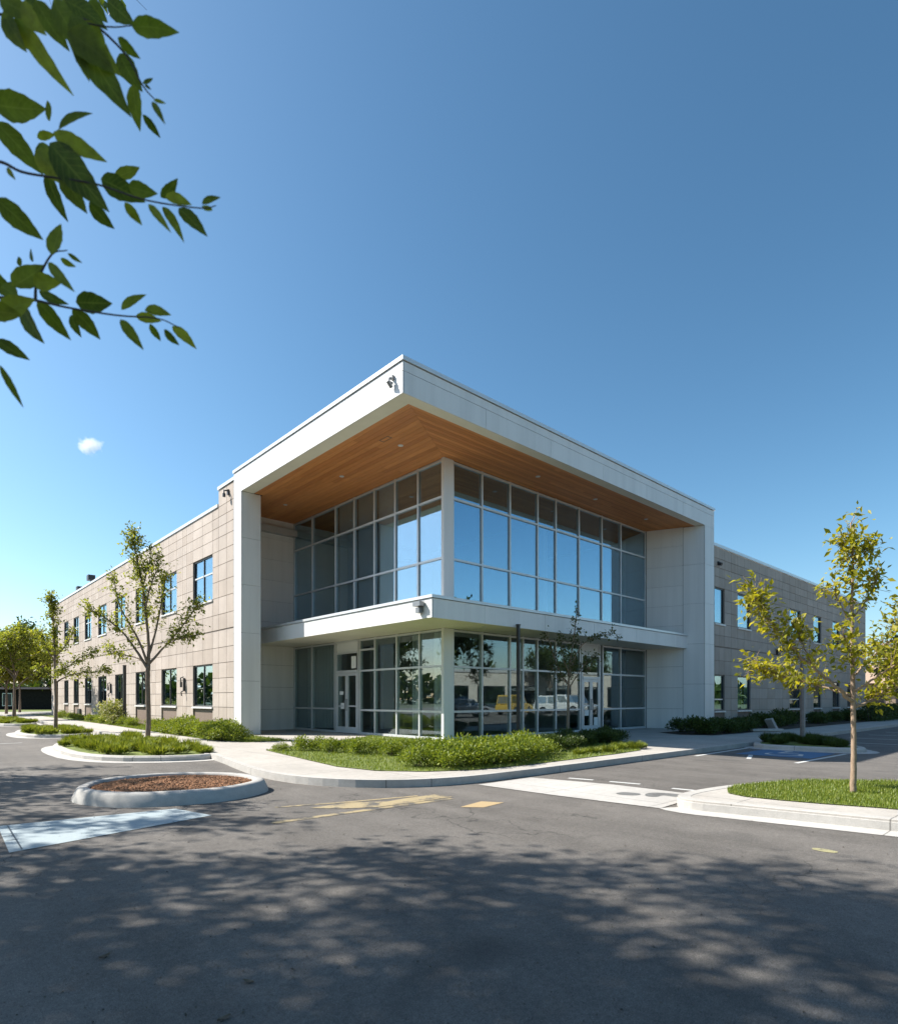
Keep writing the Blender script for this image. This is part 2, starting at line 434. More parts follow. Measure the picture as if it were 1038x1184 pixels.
# kerbed verge on the right with its wide concrete edge
RK = [(-4.2, -60), (-4.3, -14), (-4.55, -12.1), (-4.85, -10.6), (-4.98, -9.95), (-4.7, -9.72), (-4.2, -9.68), (-3.2, -9.8), (-2.1, -10.15), (-1.2, -10.9), (-.7, -11.8), (-.6, -60)]
RKs = [RK[0]]+smooth_poly(RK[1:-1], 2, False)+[RK[-1]]
b = MB(); b.prism(RKs, -.3, 0); b.build('sidewalk', MAT['concrete'], kind='structure')
b = MB(); strip(b, RKs, -.006, .16, -.3, .004); b.build('kerb', MAT['kerb'], kind='structure')
RG = [(-3.5, -60), (-3.6, -14), (-3.80, -12.0), (-4.14, -11.0), (-4.22, -10.2), (-3.6, -9.93), (-3.0, -9.95), (-2.1, -10.30), (-1.3, -11.0), (-.85, -11.8), (-.8, -60)]
RG = [RG[0]]+smooth_poly(RG[1:-1], 1, False)+[RG[-1]]
sheet('lawn', RG, .012, MAT['turf'])
b = MB()
fl = offset(RKs[:17], -.30, False)
for i in range(16): b.quad((*RKs[i], ROAD+.006), (*RKs[i+1], ROAD+.006), (*fl[i+1], ROAD+.005), (*fl[i], ROAD+.005))
b.build('gutter', MAT['gutter'], kind='structure', recalc=False)
# concrete crossing between the corner and the verge, and painted marks
AP = [(-5.35, -6.75), (-4.05, -6.75), (-3.75, -8.2), (-3.75, -9.62), (-4.75, -9.72), (-5.15, -9.75), (-5.3, -8.2)]
sheet('sidewalk', AP, ROAD+.008, concrete_mat('crossing_concrete', (.47, .45, .42), 1.6, 1.6))
def mark(poly, mat, z=.004, name='road_marking'):
    return sheet(name, poly, ROAD+z, mat)
def bar(x0, y0, x1, y1, wd, mat, z=.004):
    d = Vector((x1-x0, y1-y0)).normalized()*wd/2; n = Vector((d.y, -d.x))
    return mark([(x0-n.x, y0-n.y), (x1-n.x, y1-n.y), (x1+n.x, y1+n.y), (x0+n.x, y0+n.y)], mat, z)
for a in (((-3.60, -7.22), (-3.50, -7.66)), ((-3.46, -7.95), (-3.36, -8.45)), ((-3.42, -9.02), (-3.36, -9.52))):
    bar(*a[0], *a[1], .10, MAT['whitep'])
# smudged grey mark on the crossing
mark(smooth_poly([(-4.62, -8.75), (-4.35, -8.7), (-4.25, -9.0), (-4.5, -9.05)]), MAT['greyp'], .012)
mark(smooth_poly([(-4.45, -9.12), (-4.1, -9.0), (-3.92, -9.3), (-3.98, -9.55), (-4.2, -9.45), (-4.15, -9.25), (-4.4, -9.3)]), MAT['greyp'], .012)
# yellow markings on the lane
Yw = MAT['yellow']
bar(-9.13, -7.28, -6.55, -7.42, .11, Yw); bar(-8.66, -6.40, -7.75, -6.70, .08, Yw); bar(-7.75, -6.70, -6.75, -6.93, .07, Yw)
mark([(-8.35, -6.75), (-7.75, -6.76), (-7.35, -7.02), (-6.95, -6.98), (-6.5, -7.0), (-6.42, -7.33), (-7.1, -7.32), (-7.7, -7.27), (-8.1, -7.05)], Yw, .0045)
mark([(-6.92, -7.98), (-6.72, -8.20), (-6.26, -8.13), (-6.42, -7.86)], paint_mat('worn_tan_paint', (.42, .31, .17), .40), .004)
mark(smooth_poly([(-6.05, -11.68), (-5.93, -11.7), (-5.94, -11.9), (-6.06, -11.88)]), paint_mat('yellow_spot', (.36, .33, .18), .53), .004)
mark([(-11.38, -5.45), (-11.44, -6.91), (-9.45, -6.40), (-9.62, -5.66)], MAT['palep'], .005)
for a in (((-11.30, -5.5), (-11.34, -6.86)), ((-11.40, -6.1), (-11.31, -6.1)), ((-11.40, -6.35), (-11.31, -6.35))): bar(*a[0], *a[1], .014, MAT['black'], .009)
# accessible bay on the right
bar(2.0, -9.05, 5.3, -9.15, .10, MAT['whitep']); bar(2.0, -6.85, 5.6, -6.75, .10, MAT['whitep']); bar(2.2, -8.0, 3.4, -7.6, .10, MAT['whitep'])
mark([(3.3, -8.95), (5.2, -8.95), (5.2, -7.25), (3.3, -7.25)], MAT['bluep'], .004)
def arc(cx, cy, r, a0, a1, wd, mat, z=.009, n=14):
    P = [(cx+r*math.cos(R(a0+(a1-a0)*i/n)), cy+r*math.sin(R(a0+(a1-a0)*i/n))) for i in range(n+1)]
    q = [(cx+(r+wd)*math.cos(R(a0+(a1-a0)*i/n)), cy+(r+wd)*math.sin(R(a0+(a1-a0)*i/n))) for i in range(n+1)]
    return mark(P+q[::-1], mat, z)
arc(4.0, -8.15, .34, 60, 320, .09, MAT['whitep'])
bar(4.85, -7.95, 4.25, -7.95, .09, MAT['whitep'], .009); bar(4.30, -7.97, 4.25, -8.45, .09, MAT['whitep'], .0095); bar(4.25, -8.45, 3.75, -8.6, .09, MAT['whitep'], .010)
bar(4.60, -7.97, 4.60, -8.30, .08, MAT['whitep'], .0095)
arc(4.98, -7.95, .0001, 0, 360, .10, MAT['whitep'], .0085)
for k in range(5): bar(10+k*2.7, -12.5, 10+k*2.7, -7.4, .1, MAT['whitep'])
for k in range(4): bar(-12.5, 9.5+k*6, -9.3, 9.5+k*6, .1, MAT['whitep'])

# lawns
CB = [(-5.55, .35), (-5.9, -1.9), (-6.2, -3.9), (-6.05, -4.9), (-5.5, -5.6), (-4.7, -6.0), (-3.5, -6.12), (-.2, -6.0), (1.2, -5.85), (2.0, -5.3), (4.2, -3.3), (6.3, -1.0), (6.4, -.16),
      (0, -.16), (-.16, 0), (-.16, 3.5), (-1.1, 2.75)]
sheet('lawn', CB, .012, MAT['turf'])
LS = [(-4.75, 3.3), (-3.45, 3.0), (-3.34, 6.9), (-3.34, 46), (-4.2, 46), (-4.55, 20), (-5.0, 9), (-5.15, 5)]
sheet('lawn', LS, .012, MAT['turf'])
RS = [(8.8, -2.28), (11.7, -2.28), (38.5, -2.2), (44, -2.2), (44, -4.7), (13, -4.6), (8.6, -4.4), (8.2, -3.4)]
sheet('lawn', RS, .012, MAT['soil'])
sheet('lawn', [(-40, 62.1), (40, 62.1), (40, 130), (-40, 130)], -.10, MAT['turf'])

def in_poly(P, poly):
    x, y = P[:, 0], P[:, 1]; r = np.zeros(len(P), bool); n = len(poly); j = n-1
    for i in range(n):
        xi, yi = poly[i]; xj, yj = poly[j]
        c = ((yi > y) != (yj > y)) & (x < (xj-xi)*(y-yi)/(yj-yi+1e-12)+xi); r ^= c; j = i
    return r
def grass(poly, n, h, seed, z=.01, box=None, name='grass'):
    rs = np.random.RandomState(seed); a = np.array(poly)
    lo, hi = (a.min(0), a.max(0)) if box is None else (np.array(box[:2]), np.array(box[2:]))
    P = rs.uniform(lo, hi, (n, 2)); P = P[in_poly(P, poly)]; m = len(P)
    P = np.c_[P, np.full(m, z-.01)]
    cl = .6+.7*rs.rand(m)*(.7+.3*np.sin(P[:, 0]*5.1+np.sin(P[:, 1]*3.7)))
    an = rs.rand(m)*6.283; L = h*cl; lean = rs.uniform(.1, .75, m)
    D = np.c_[np.cos(an)*lean, np.sin(an)*lean, np.ones(m)]; S = np.c_[-np.sin(an), np.cos(an), np.zeros(m)]
    wd = rs.uniform(.004, .009, m)[:, None]*(h/.06)**.5
    T = np.stack([P-S*wd, P+S*wd, P+unit(D)*L[:, None]], 1)
    return tris_object(name, T, MAT['grass'], kind='stuff')
grass(RG, 60000, .060, 1, box=(-4.2, -15, -.7, -9.9))
grass(CB, 70000, .075, 2)
grass(LS, 30000, .09, 3, box=(-5.2, 2.9, -3.3, 24))

# ------------------------------------------------------------------ the building
BLD = empty('office_building', label='two storey office building with white framed glass corner and cedar soffit', cat='building')
def PT(o, plane, a, d, z): return (plane+d, a, z) if o == 'L' else (a, plane+d, z)
def obox(b, o, plane, a0, a1, d0, d1, z0, z1):
    if o == 'L': b.box(plane+d0, plane+d1, a0, a1, z0, z1)
    else: b.box(a0, a1, plane+d0, plane+d1, z0, z1)
def grid_wall(name, o, plane, A, Z, mat, jmat, holes=(), gap=.012, wide=(), thick=.03, reveal=.22):
    A = sorted(A); Z = sorted(Z); b = MB(); k = MB()
    for i in range(len(A)-1):
        for j in range(len(Z)-1):
            ca, cz = (A[i]+A[i+1])/2, (Z[j]+Z[j+1])/2
            if any(h[0] < ca < h[1] and h[2] < cz < h[3] for h in holes): continue
            g0 = .03 if Z[j] in wide else gap/2; g1 = .03 if Z[j+1] in wide else gap/2
            obox(b, o, plane, A[i]+gap/2, A[i+1]-gap/2, 0, thick, Z[j]+g0, Z[j+1]-g1)
            d = thick-.008
            k.quad(*[PT(o, plane, a, d, z) for a, z in ((A[i], Z[j]), (A[i+1], Z[j]), (A[i+1], Z[j+1]), (A[i], Z[j+1]))])
    for a0, a1, z0, z1 in holes:
        d0, d1 = thick-.006, reveal
        for p, q in (((a0, z0), (a1, z0)), ((a1, z0), (a1, z1)), ((a1, z1), (a0, z1)), ((a0, z1), (a0, z0))):
            b.quad(PT(o, plane, p[0], d0, p[1]), PT(o, plane, q[0], d0, q[1]), PT(o, plane, q[0], d1, q[1]), PT(o, plane, p[0], d1, p[1]))
    w_ = b.build(name, mat, BLD, recalc=True)
    k.build('joint_backing', jmat, w_, recalc=False)
    return w_
def spaced(a, b_, n): return [a+(b_-a)*i/n for i in range(n+1)]

# --- left wing
WL = [(9.64, 11.72), (13.69, 15.73), (18.0, 19.8), (21.74, 23.74), (25.63, 27.58), (29.35, 31.13), (32.9, 34.5), (36.2, 37.7), (40.0, 41.5)]
LU, LLo = (5.09, 6.85), (.96, 2.62)
A = {9.05, 42.66}
prev = 9.05
for a0, a1 in WL:
    A |= {a0, a1, (a0+a1)/2}
    if a0-prev > 1: A |= {prev+(a0-prev)*.38, prev+(a0-prev)*.62}
    prev = a1
Z = [0, .48, .96, 1.5, 2.05, 2.62, 3.2, 3.85, 4.45, 5.09, 5.7, 6.3, 6.85, 7.35, 7.75, 8.12, 8.5]
holes = [(a0, a1, *LU) for a0, a1 in WL]+[(a0, a1, 0, LLo[1]) for a0, a1 in WL]
PLW = -3.28
grid_wall('wing_wall', 'L', PLW, A, Z, MAT['stone'], MAT['stone_joint'], holes, .018, wide=(3.85,))
grid_wall('wing_wall', 'L', PLW, [7.60, 8.3, 9.05], Z[:-1]+[8.5, 9.13], MAT['stone'], MAT['stone_joint'], (), .02, wide=(3.85,))
b = MB(); b.box(PLW-.04, PLW+.5, 9.08, 42.7, 8.51, 8.63); b.box(PLW-.04, PLW+.5, 7.58, 9.08, 9.14, 9.26); b.build('coping', MAT['coping'], BLD)
b = MB(); b.box(PLW+.1, PLW+.5, 9.0, 9.07, 8.4, 9.13); b.build('parapet_end', MAT['stone'], BLD)
# --- right wing
PRW = -2.17
WR = [(13.78, 14.8), (16.21, 17.7), (22.98, 24.7), (26.9, 28.3), (30.54, 31.99), (33.72, 35.14)]
RU, RLo = (4.56, 6.14), (.75, 2.33)
A = {13.62, 38.2}; prev = 13.62
for a0, a1 in WR:
    A |= {a0, a1, (a0+a1)/2}
    g = a0-prev
    if g > .9:
        n = max(2, round(g/1.0)); A |= {prev+g*i/n for i in range(1, n)}
    prev = a1
A |= {36.2, 37.2}
Z = [0, .38, .75, 1.28, 1.8, 2.33, 2.95, 3.55, 4.05, 4.56, 5.1, 5.62, 6.14, 6.6, 7.0, 7.4, 7.88]
holes = [(a0, a1, *RU) for a0, a1 in WR]+[(a0, a1, 0, RLo[1]) for a0, a1 in WR]
grid_wall('wing_wall', 'R', PRW, A, Z, MAT['stone'], MAT['stone_joint'], holes, .018, wide=(3.55,))
b = MB(); b.box(13.62, 38.24, PRW-.04, PRW+.5, 7.89, 8.02); b.build('coping', MAT['coping'], BLD)

# --- windows
def window(o, plane, a0, a1, z0, z1, vm=(), hm=(), spandrel=None, blind=0):
    f = MB(); g = MB(); t = .055; d0, d1 = .05, .13
    obox(f, o, plane, a0, a0+t, d0, d1, z0, z1); obox(f, o, plane, a1-t, a1, d0, d1, z0, z1)
    obox(f, o, plane, a0+t, a1-t, d0+.003, d1, z0, z0+t); obox(f, o, plane, a0+t, a1-t, d0+.003, d1, z1-t, z1)
    for x in vm: obox(f, o, plane, x-.025, x+.025, d0+.006, d1, z0+t, z1-t)
    fr = f.build('window', MAT['bronze'], BLD)
    if hm:
        h = MB()
        for z in hm: obox(h, o, plane, a0+t, a1-t, d0+.012, d1, z-.03, z+.03)
        h.build('transom_bar', MAT['alu'], fr)
    g1, g2 = random.gauss(0, .0015), random.gauss(0, .0015); ac, zc = (a0+a1)/2, (z0+z1)/2
    c = ((a0+t, z0+t), (a1-t, z0+t), (a1-t, z1-t), (a0+t, z1-t))
    g.hexa([PT(o, plane, a, .085+g1*(a-ac)+g2*(z-zc), z) for a, z in c], [PT(o, plane, a, .10+g1*(a-ac)+g2*(z-zc), z) for a, z in c])
    g.build('glass', MAT['glass'], fr)
    s = MB(); obox(s, o, plane, a0-.03, a1+.03, -.05, .05, z0-.07, z0-.002); s.build('sill', MAT['white'], fr)
    if spandrel is not None:
        s = MB(); obox(s, o, plane, a0+.003, a1-.003, .06, .12, spandrel, z0-.072); s.build('spandrel_panel', MAT['spandrel'], fr)
    if blind:
        s = MB(); n = int((a1-a0-.16)/.1)
        for i in range(n):
            x = a0+.08+.1*i
            if random.random() < blind: obox(s, o, plane, x, x+.088, .15+.01*(i % 2), .16+.01*(i % 2), z0+.1, z1-.06)
        if s.v: s.build('window_blind', MAT['blind'], fr)
for k, (a0, a1) in enumerate(WL):
    window('L', PLW, a0, a1, *LU, vm=((a0+a1)/2,), hm=(LU[0]+1.06,), blind=0)
    window('L', PLW, a0, a1, *LLo, vm=((a0+a1)/2,), spandrel=.02)
for k, (a0, a1) in enumerate(WR):
    window('R', PRW, a0, a1, *RU, blind=.9 if k < 2 else .5)
    window('R', PRW, a0, a1, *RLo, hm=(RLo[0]+.5,) if k in (0, 2) else (), spandrel=.02, blind=.7 if k == 1 else 0)

# --- shells behind the wings and the lobby
def wall_box(name, mat, boxes):
    b = MB()
    for x in boxes: b.box(*x)
    return b.build(name, mat, BLD)
wall_box('roof', MAT['roof'], [(-3.0, 12, 9.1, 42.5, 8.0, 8.25), (13.75, 38.0, -1.9, 12, 7.4, 7.65), (-2.9, 13.55, -1.85, 9.05, 8.70, 9.28), (.4, 13.55, 9.05, 14.2, 8.71, 9.27)])
wall_box('rear_wall', MAT['stone'], [(12, 12.3, 14.3, 42.66, 0, 8.5), (-3.04, 12, 42.36, 42.66, 0, 8.49), (13.75, 38.2, 12, 12.3, 0, 7.9), (37.9, 38.2, -1.95, 12, 0, 7.88), (.4, 13.2, 14.0, 14.25, 8.0, 9.25), (12.0, 13.6, 14.0, 14.25, 0, 7.99), (13.25, 13.58, 1.02, 14.0, 0, 9.26), (.42, .6, 9.62, 14.0, 8.2, 9.26), (-2.9, .6, 9.40, 9.6, 8.0, 8.72)])  # rear walls; last boxes are unseen seals added to stop sun leaking in
wall_box('interior_floor', MAT['carpet'], [(-2.95, 11.9, 9.6, 42.3, .0, .03), (13.8, 37.8, -1.85, 11.9, 0, .03), (.16, 13.0, .16, 13.9, 0, .03),
         (-2.95, 11.9, 9.6, 42.3, 3.5, 4.3), (13.8, 37.8, -1.85, 11.9, 3.2, 3.9), (.12, 13.0, .12, 13.9, 3.46, 3.98)])
wall_box('interior_wall', MAT['interior'], [(-.4, -.2, 9.7, 42.3, .03, 3.5), (-.4, -.2, 9.7, 42.3, 4.3, 7.98), (13.8, 37.8, 1.4, 1.6, .03, 3.2), (13.8, 37.8, 1.4, 1.6, 3.9, 7.38),
         (6.5, 6.7, .3, 5.2, .03, 3.45), (2.6, 6.4, 6.6, 6.8, .03, 3.45), (.3, 12.9, 9.5, 9.7, .03, 3.45), (7.5, 7.7, 2.6, 9.2, 3.99, 8.6), (.3, 12.9, 9.5, 9.7, 3.99, 8.66), (13.0, 13.2, .1, 9.4, .03, 8.6)])
for (x, y) in ((2.4, 2.4), (2.4, 7.0), (7.8, 2.4)):
    b = MB(); b.lathe([(.17, .03), (.17, 3.45)], 16, (x, y)); b.lathe([(.17, 3.99), (.17, 8.65)], 16, (x, y)); b.build('interior_column', MAT['blind'], BLD, smooth=False)
for o, a0, a1 in (('L', .55, 1.0), ('L', 1.75, 2.1), ('L', 6.4, 9.1)):
    b = MB(); n = int((a1-a0)/.11)
    for i in range(n): obox(b, o, 0, a0+i*.11, a0+i*.11+.1, .45+.012*(i % 2), .46+.012*(i % 2), .1, 3.38)
    b.build('window_blind', MAT['blind'], BLD)
for a0, a1 in ((2.45, 3.53), (3.63, 4.78), (4.88, 6.05)):
    b = MB(); b.box(.11, .12, a0+.03, a1-.03, 4.15, 8.52); b.build('added_pale_sheet', MAT['shade'], BLD)  # pale sheets added to brighten dark panes, standing in for reflected sky
b = MB(); b.box(3.2, 5.6, 2.8, 3.4, .03, 1.05); b.box(3.1, 5.7, 2.7, 3.5, 1.05, 1.10); b.build('reception_counter', MAT['spandrel'], BLD)
b = MB(); b.box(6.46, 6.49, 1.6, 2.5, 1.1, 2.2); b.build('wall_board', MAT['black'], BLD)

# --- portal: fascia, piers, side walls
FZ = (8.57, 9.10, 9.325)
def fascia_panels(o, plane, a0, a1, n):
    b = MB()
    A = spaced(a0, a1, n)
    for i in range(n): obox(b, o, plane, A[i]+.005, A[i+1]-.005, 0, .03, FZ[0], FZ[1]-.006)
    obox(b, o, plane, a0+.002, a1-.002, 0, .03, FZ[1]+.006, FZ[2]); return b
b = fascia_panels('L', -3.324, -2.224, 7.55, 4); f1 = b.build('fascia', MAT['white'], BLD)
b = fascia_panels('R', -2.228, -3.290, 13.60, 6); f2 = b.build('fascia', MAT['white'], BLD)
b = MB(); b.box(-3.302, -2.95, -2.2, 7.56, 8.59, 9.33); b.box(-2.95, 13.58, -2.206, -1.87, 8.59, 9.33); b.build('joint_backing', MAT['joint'], f1)
b = MB(); b.box(-3.36, -2.85, -2.265, 7.58, 9.345, 9.445); b.box(-2.85, 13.63, -2.265, -1.75, 9.345, 9.445); b.build('coping', MAT['coping'], BLD)
b = MB(); b.box(-3.293, -2.87, -2.195, 6.918, 8.574, 8.588); b.box(-2.868, 12.718, -2.195, -1.87, 8.574, 8.588); b.build('soffit_trim', MAT['cream'], BLD)
def pier(name, parts, mat):
    r = None
    for o, plane, a0, a1, Zs, n in parts:
        A = spaced(a0, a1, n); m = MB()
        for i in range(n):
            for j in range(len(Zs)-1): obox(m, o, plane, A[i]+.004, A[i+1]-.004, 0, .03, Zs[j]+.004, Zs[j+1]-.004)
        q = m.build(name, mat, BLD)
        r = r or q
    return r
PZ = [0, 1.9, 3.6, 5.3, 6.95, 8.568]
WZ = [0, .85, 1.75, 2.65, 3.5, 4.4, 5.25, 6.1, 6.95, 7.8, 8.6]
pier('pier', [('L', -3.324, 6.92, 7.55, PZ, 1), ('R', 6.92, -3.29, -2.60, PZ, 1)], MAT['white'])
pier('panel_wall', [('R', 9.36, -2.60, 0, WZ, 1)], MAT['wall_white'])
b = MB()
for j in range(len(WZ)-1): b.box(-2.63, -2.603, 6.955, 9.352, WZ[j]+.004, WZ[j+1]-.004)
b.build('panel_wall', MAT['wall_white'], BLD)
pier('pier', [('R', -2.228, 12.72, 13.60, PZ, 1)], MAT['white'])
def splay(f, d): return (11.84+.88*f+d*.93, -.05-2.15*f+d*.367)
for fa, fb, zs, nm, mt in ((0, .64, WZ, 'panel_wall', MAT['wall_white']), (.64, 1.0, PZ, 'pier', MAT['white'])):
    b = MB()
    for j in range(len(zs)-1):
        z0, z1 = zs[j]+.004, min(zs[j+1], 8.583)-.004
        c = [splay(fa+.003, 0), splay(fb-.003, 0), splay(fb-.003, .03), splay(fa+.003, .03)]
        b.hexa([(*p, z0) for p in c], [(*p, z1) for p in c])
    b.build(nm, mt, BLD)
b = MB(); b.box(-3.30, -2.635, 6.945, 7.54, 0, 8.6); b.box(-3.0, -2.635, 7.54, 9.5, 0, 8.6); b.box(-2.60, .0, 9.382, 9.6, 0, 8.7); b.build('joint_backing', MAT['joint'], f1)
b = MB(); b.prism([splay(0, .025), splay(1, .025), (13.58, -2.17), (13.58, 1.0), (11.9, 1.0)], 0, 8.575); b.build('joint_backing', MAT['joint'], f2)
b = MB(); b.tube([(-3.30, 7.575, 0), (-3.30, 7.575, 9.1)], .022, 8); b.build('downpipe', MAT['bronze'], BLD)

# --- cedar soffit, mitred at the corner
def soffit():
    n = 16; la, lb = MB(), MB(); rs = random.Random(3)
    s0, t0 = -2.866, -1.866
    for i in range(n):
        sa, sb = s0*(1-i/n), s0*(1-(i+1)/n); ta, tb = t0*(1-i/n), t0*(1-(i+1)/n); g = .004
        end = 6.915 if sa < -2.61 else 9.35
        cuts = [None]+sorted(rs.uniform(.5, end-.6) for _ in range(2))+[end]
        for k in range(3):
            y0a, y0b = (ta, tb) if cuts[k] is None else (cuts[k]+.002,)*2
            y1 = cuts[k+1]-.002
            p = [(sa+g, y0a+g), (sb-g, y0b+g), (sb-g, y1), (sa+g, y1)]
            la.hexa([(x, y, 8.585) for x, y in p], [(x, y, 8.605) for x, y in p])
        end = 12.715
        cuts = [None]+sorted(rs.uniform(.5, end-.6) for _ in range(3))+[end]
        for k in range(4):
            x0a, x0b = (sa, sb) if cuts[k] is None else (cuts[k]+.002,)*2
            x1 = cuts[k+1]-.002
            p = [(x0a+g*1.6, ta+g), (x1, ta+g), (x1, tb-g), (x0b+g*1.6, tb-g)]
            lb.hexa([(x, y, 8.585) for x, y in p], [(x, y, 8.605) for x, y in p])
    la.build('wood_soffit', MAT['wood_a'], BLD); lb.build('wood_soffit', MAT['wood_b'], BLD)
    b = MB(); b.box(-2.94, 12.73, -1.865, 9.37, 8.612, 8.69); b.build('soffit_backing', MAT['joint'], BLD)
soffit()
for (x, y) in ((-1.45, 7.3), (-1.45, 3.4), (-1.5, .2), (3.3, -.95), (6.6, -.95), (10.2, -.95)):
    b = MB(); b.lathe([(.065, 8.570), (.078, 8.575), (.078, 8.584)], 20, (x, y)); r = b.build('recessed_light', MAT['alu'], BLD)
    b = MB(); b.lathe([(.05, 8.566), (.05, 8.568)], 20, (x, y)); b.build('lens', MAT['lens'], r)
b = MB()
for y in (-.05, .32): b.box(-2.15, -1.99, y, y+.03, 8.577, 8.584)
for x in (-2.15, -2.01): b.box(x, x+.015, -.02, .32, 8.578, 8.584)
b.build('access_hatch', MAT['spandrel'], BLD)

# --- entrance canopy (ledge)
b = MB(); A = spaced(-1.568, 9.36, 5)
for i in range(5): obox(b, 'L', -1.837, A[i]+.004, A[i+1]-.004, 0, .03, 3.413, 3.925)
l1 = b.build('canopy_fascia', MAT['white'], BLD)
b = MB(); A = [-1.803, .15, 2.9, 5.6, 8.4, 12.5]
for i in range(5): obox(b, 'R', -1.572, A[i]+.004, A[i+1]-.004, 0, .03, 3.413, 3.925)
b.build('canopy_fascia', MAT['white'], BLD)
b = MB(); b.box(-1.815, 0.0, -1.55, 9.37, 3.43, 3.93); b.box(0.0, 11.85, -1.55, 0.0, 3.43, 3.93); b.box(11.85, 12.45, -1.55, -1.0, 3.43, 3.93); b.build('joint_backing', MAT['joint'], l1)
b = MB(); b.box(-1.87, -.06, -1.605, 9.355, 3.94, 4.02); b.box(-.06, 11.835, -1.605, -.06, 3.94, 4.02); b.box(11.836, 12.52, -1.605, -.6, 3.94, 4.02); b.build('coping', MAT['coping'], BLD)
b = MB(); A = spaced(-1.54, 9.36, 6)
for i in range(6): b.box(-1.80, -.0, A[i]+.005, A[i+1]-.005, 3.415, 3.428)
A = spaced(0.0, 12.4, 6)
for i in range(6): b.box(A[i]+.005, A[i+1]-.005, -1.54, .0, 3.415, 3.428)
b.build('canopy_soffit', MAT['cream'], BLD)
b = MB(); b.lathe([(.06, 3.395), (.07, 3.414)], 14, (.6, -1.1)); b.build('recessed_light', MAT['alu'], BLD)

# --- curtain walls
def curtain(o, V, bays, z0, z1, gm, door_gap=None):
    """V vertical mullions, bays (a0, a1, transoms)"""
    f = MB(); g = MB(); m = .032; pend = []
    for a in V: obox(f, o, 0, a-m, a+m, -.034, .09, z0, z1)
    for a0, a1, zs in bays:
        lv = [z0+.045]+list(zs or ())+[z1-.045]
        if zs is None:
            if g.v: pend.append(g); g = MB()
            continue
        for z in lv: obox(f, o, 0, a0+m, a1-m, -.030, .09, z-.032 if z != lv[0] else z0, z+.032)
        for i in range(len(lv)-1):
            p0, p1 = lv[i]+.032, lv[i+1]-.032
            g1, g2 = random.gauss(0, .0013), random.gauss(0, .0013); ac, zc = (a0+a1)/2, (p0+p1)/2
            c = ((a0+m, p0), (a1-m, p0), (a1-m, p1), (a0+m, p1))
            g.hexa([PT(o, 0, a, .012+g1*(a-ac)+g2*(z-zc), z) for a, z in c], [PT(o, 0, a, .03+g1*(a-ac)+g2*(z-zc), z) for a, z in c])
    r = f.build('curtain_wall', MAT['alu'], BLD)
    for q in pend+[g]: q.build('glass', gm, r)
    return r
V = [9.31, 7.83, 6.1, 4.83, 3.58, 2.4, 1.21, .03]
curtain('L', V, [(V[i+1], V[i], (5.56, 7.42)) for i in range(7)], 4.022, 8.575, MAT['glass'])
V = [.36, 1.64, 2.98, 4.44, 5.48, 6.91, 8.45, 9.84, 11.80]
curtain('R', V, [(V[i], V[i+1], (5.56, 7.42)) for i in range(8)], 4.022, 8.575, MAT['glass'])
V = [9.31, 7.86, 6.14, 6.03, 4.58, 4.47, 3.55, 2.32, 1.14, .03]
curtain('L', V, [(7.86, 9.31, (.90,)), (6.14, 7.86, (.90,)), (4.58, 6.03, None), (3.55, 4.47, (.87, 2.27, 3.01)), (2.32, 3.55, (.87, 2.27)), (1.14, 2.32, (.87, 2.27)), (.03, 1.14, (.87, 2.27))], 0.005, 3.412, MAT['clear'])
V = [.36, 1.64, 2.98, 3.65, 4.43, 5.48, 6.98, 7.10, 8.29, 8.51, 9.82, 11.80]
curtain('R', V, [(.36, 1.64, (.87, 2.26)), (1.64, 2.98, (.87, 2.26)), (2.98, 3.65, (.87, 2.26)), (3.65, 4.43, (.87, 2.26)), (4.43, 5.48, (.87, 2.26)), (5.48, 6.98, (.87, 2.26)),
                 (7.10, 8.29, None), (8.51, 9.82, (.87, 2.26)), (9.82, 11.80, (.87, 2.26))], 0.005, 3.412, MAT['clear'])
for z0, z1 in ((0, 3.412), (4.022, 8.578)):
    b = MB(); b.box(-.065, .33, -.065, .05, z0, z1); b.build('corner_post', MAT['white'], BLD, bevel=.006)

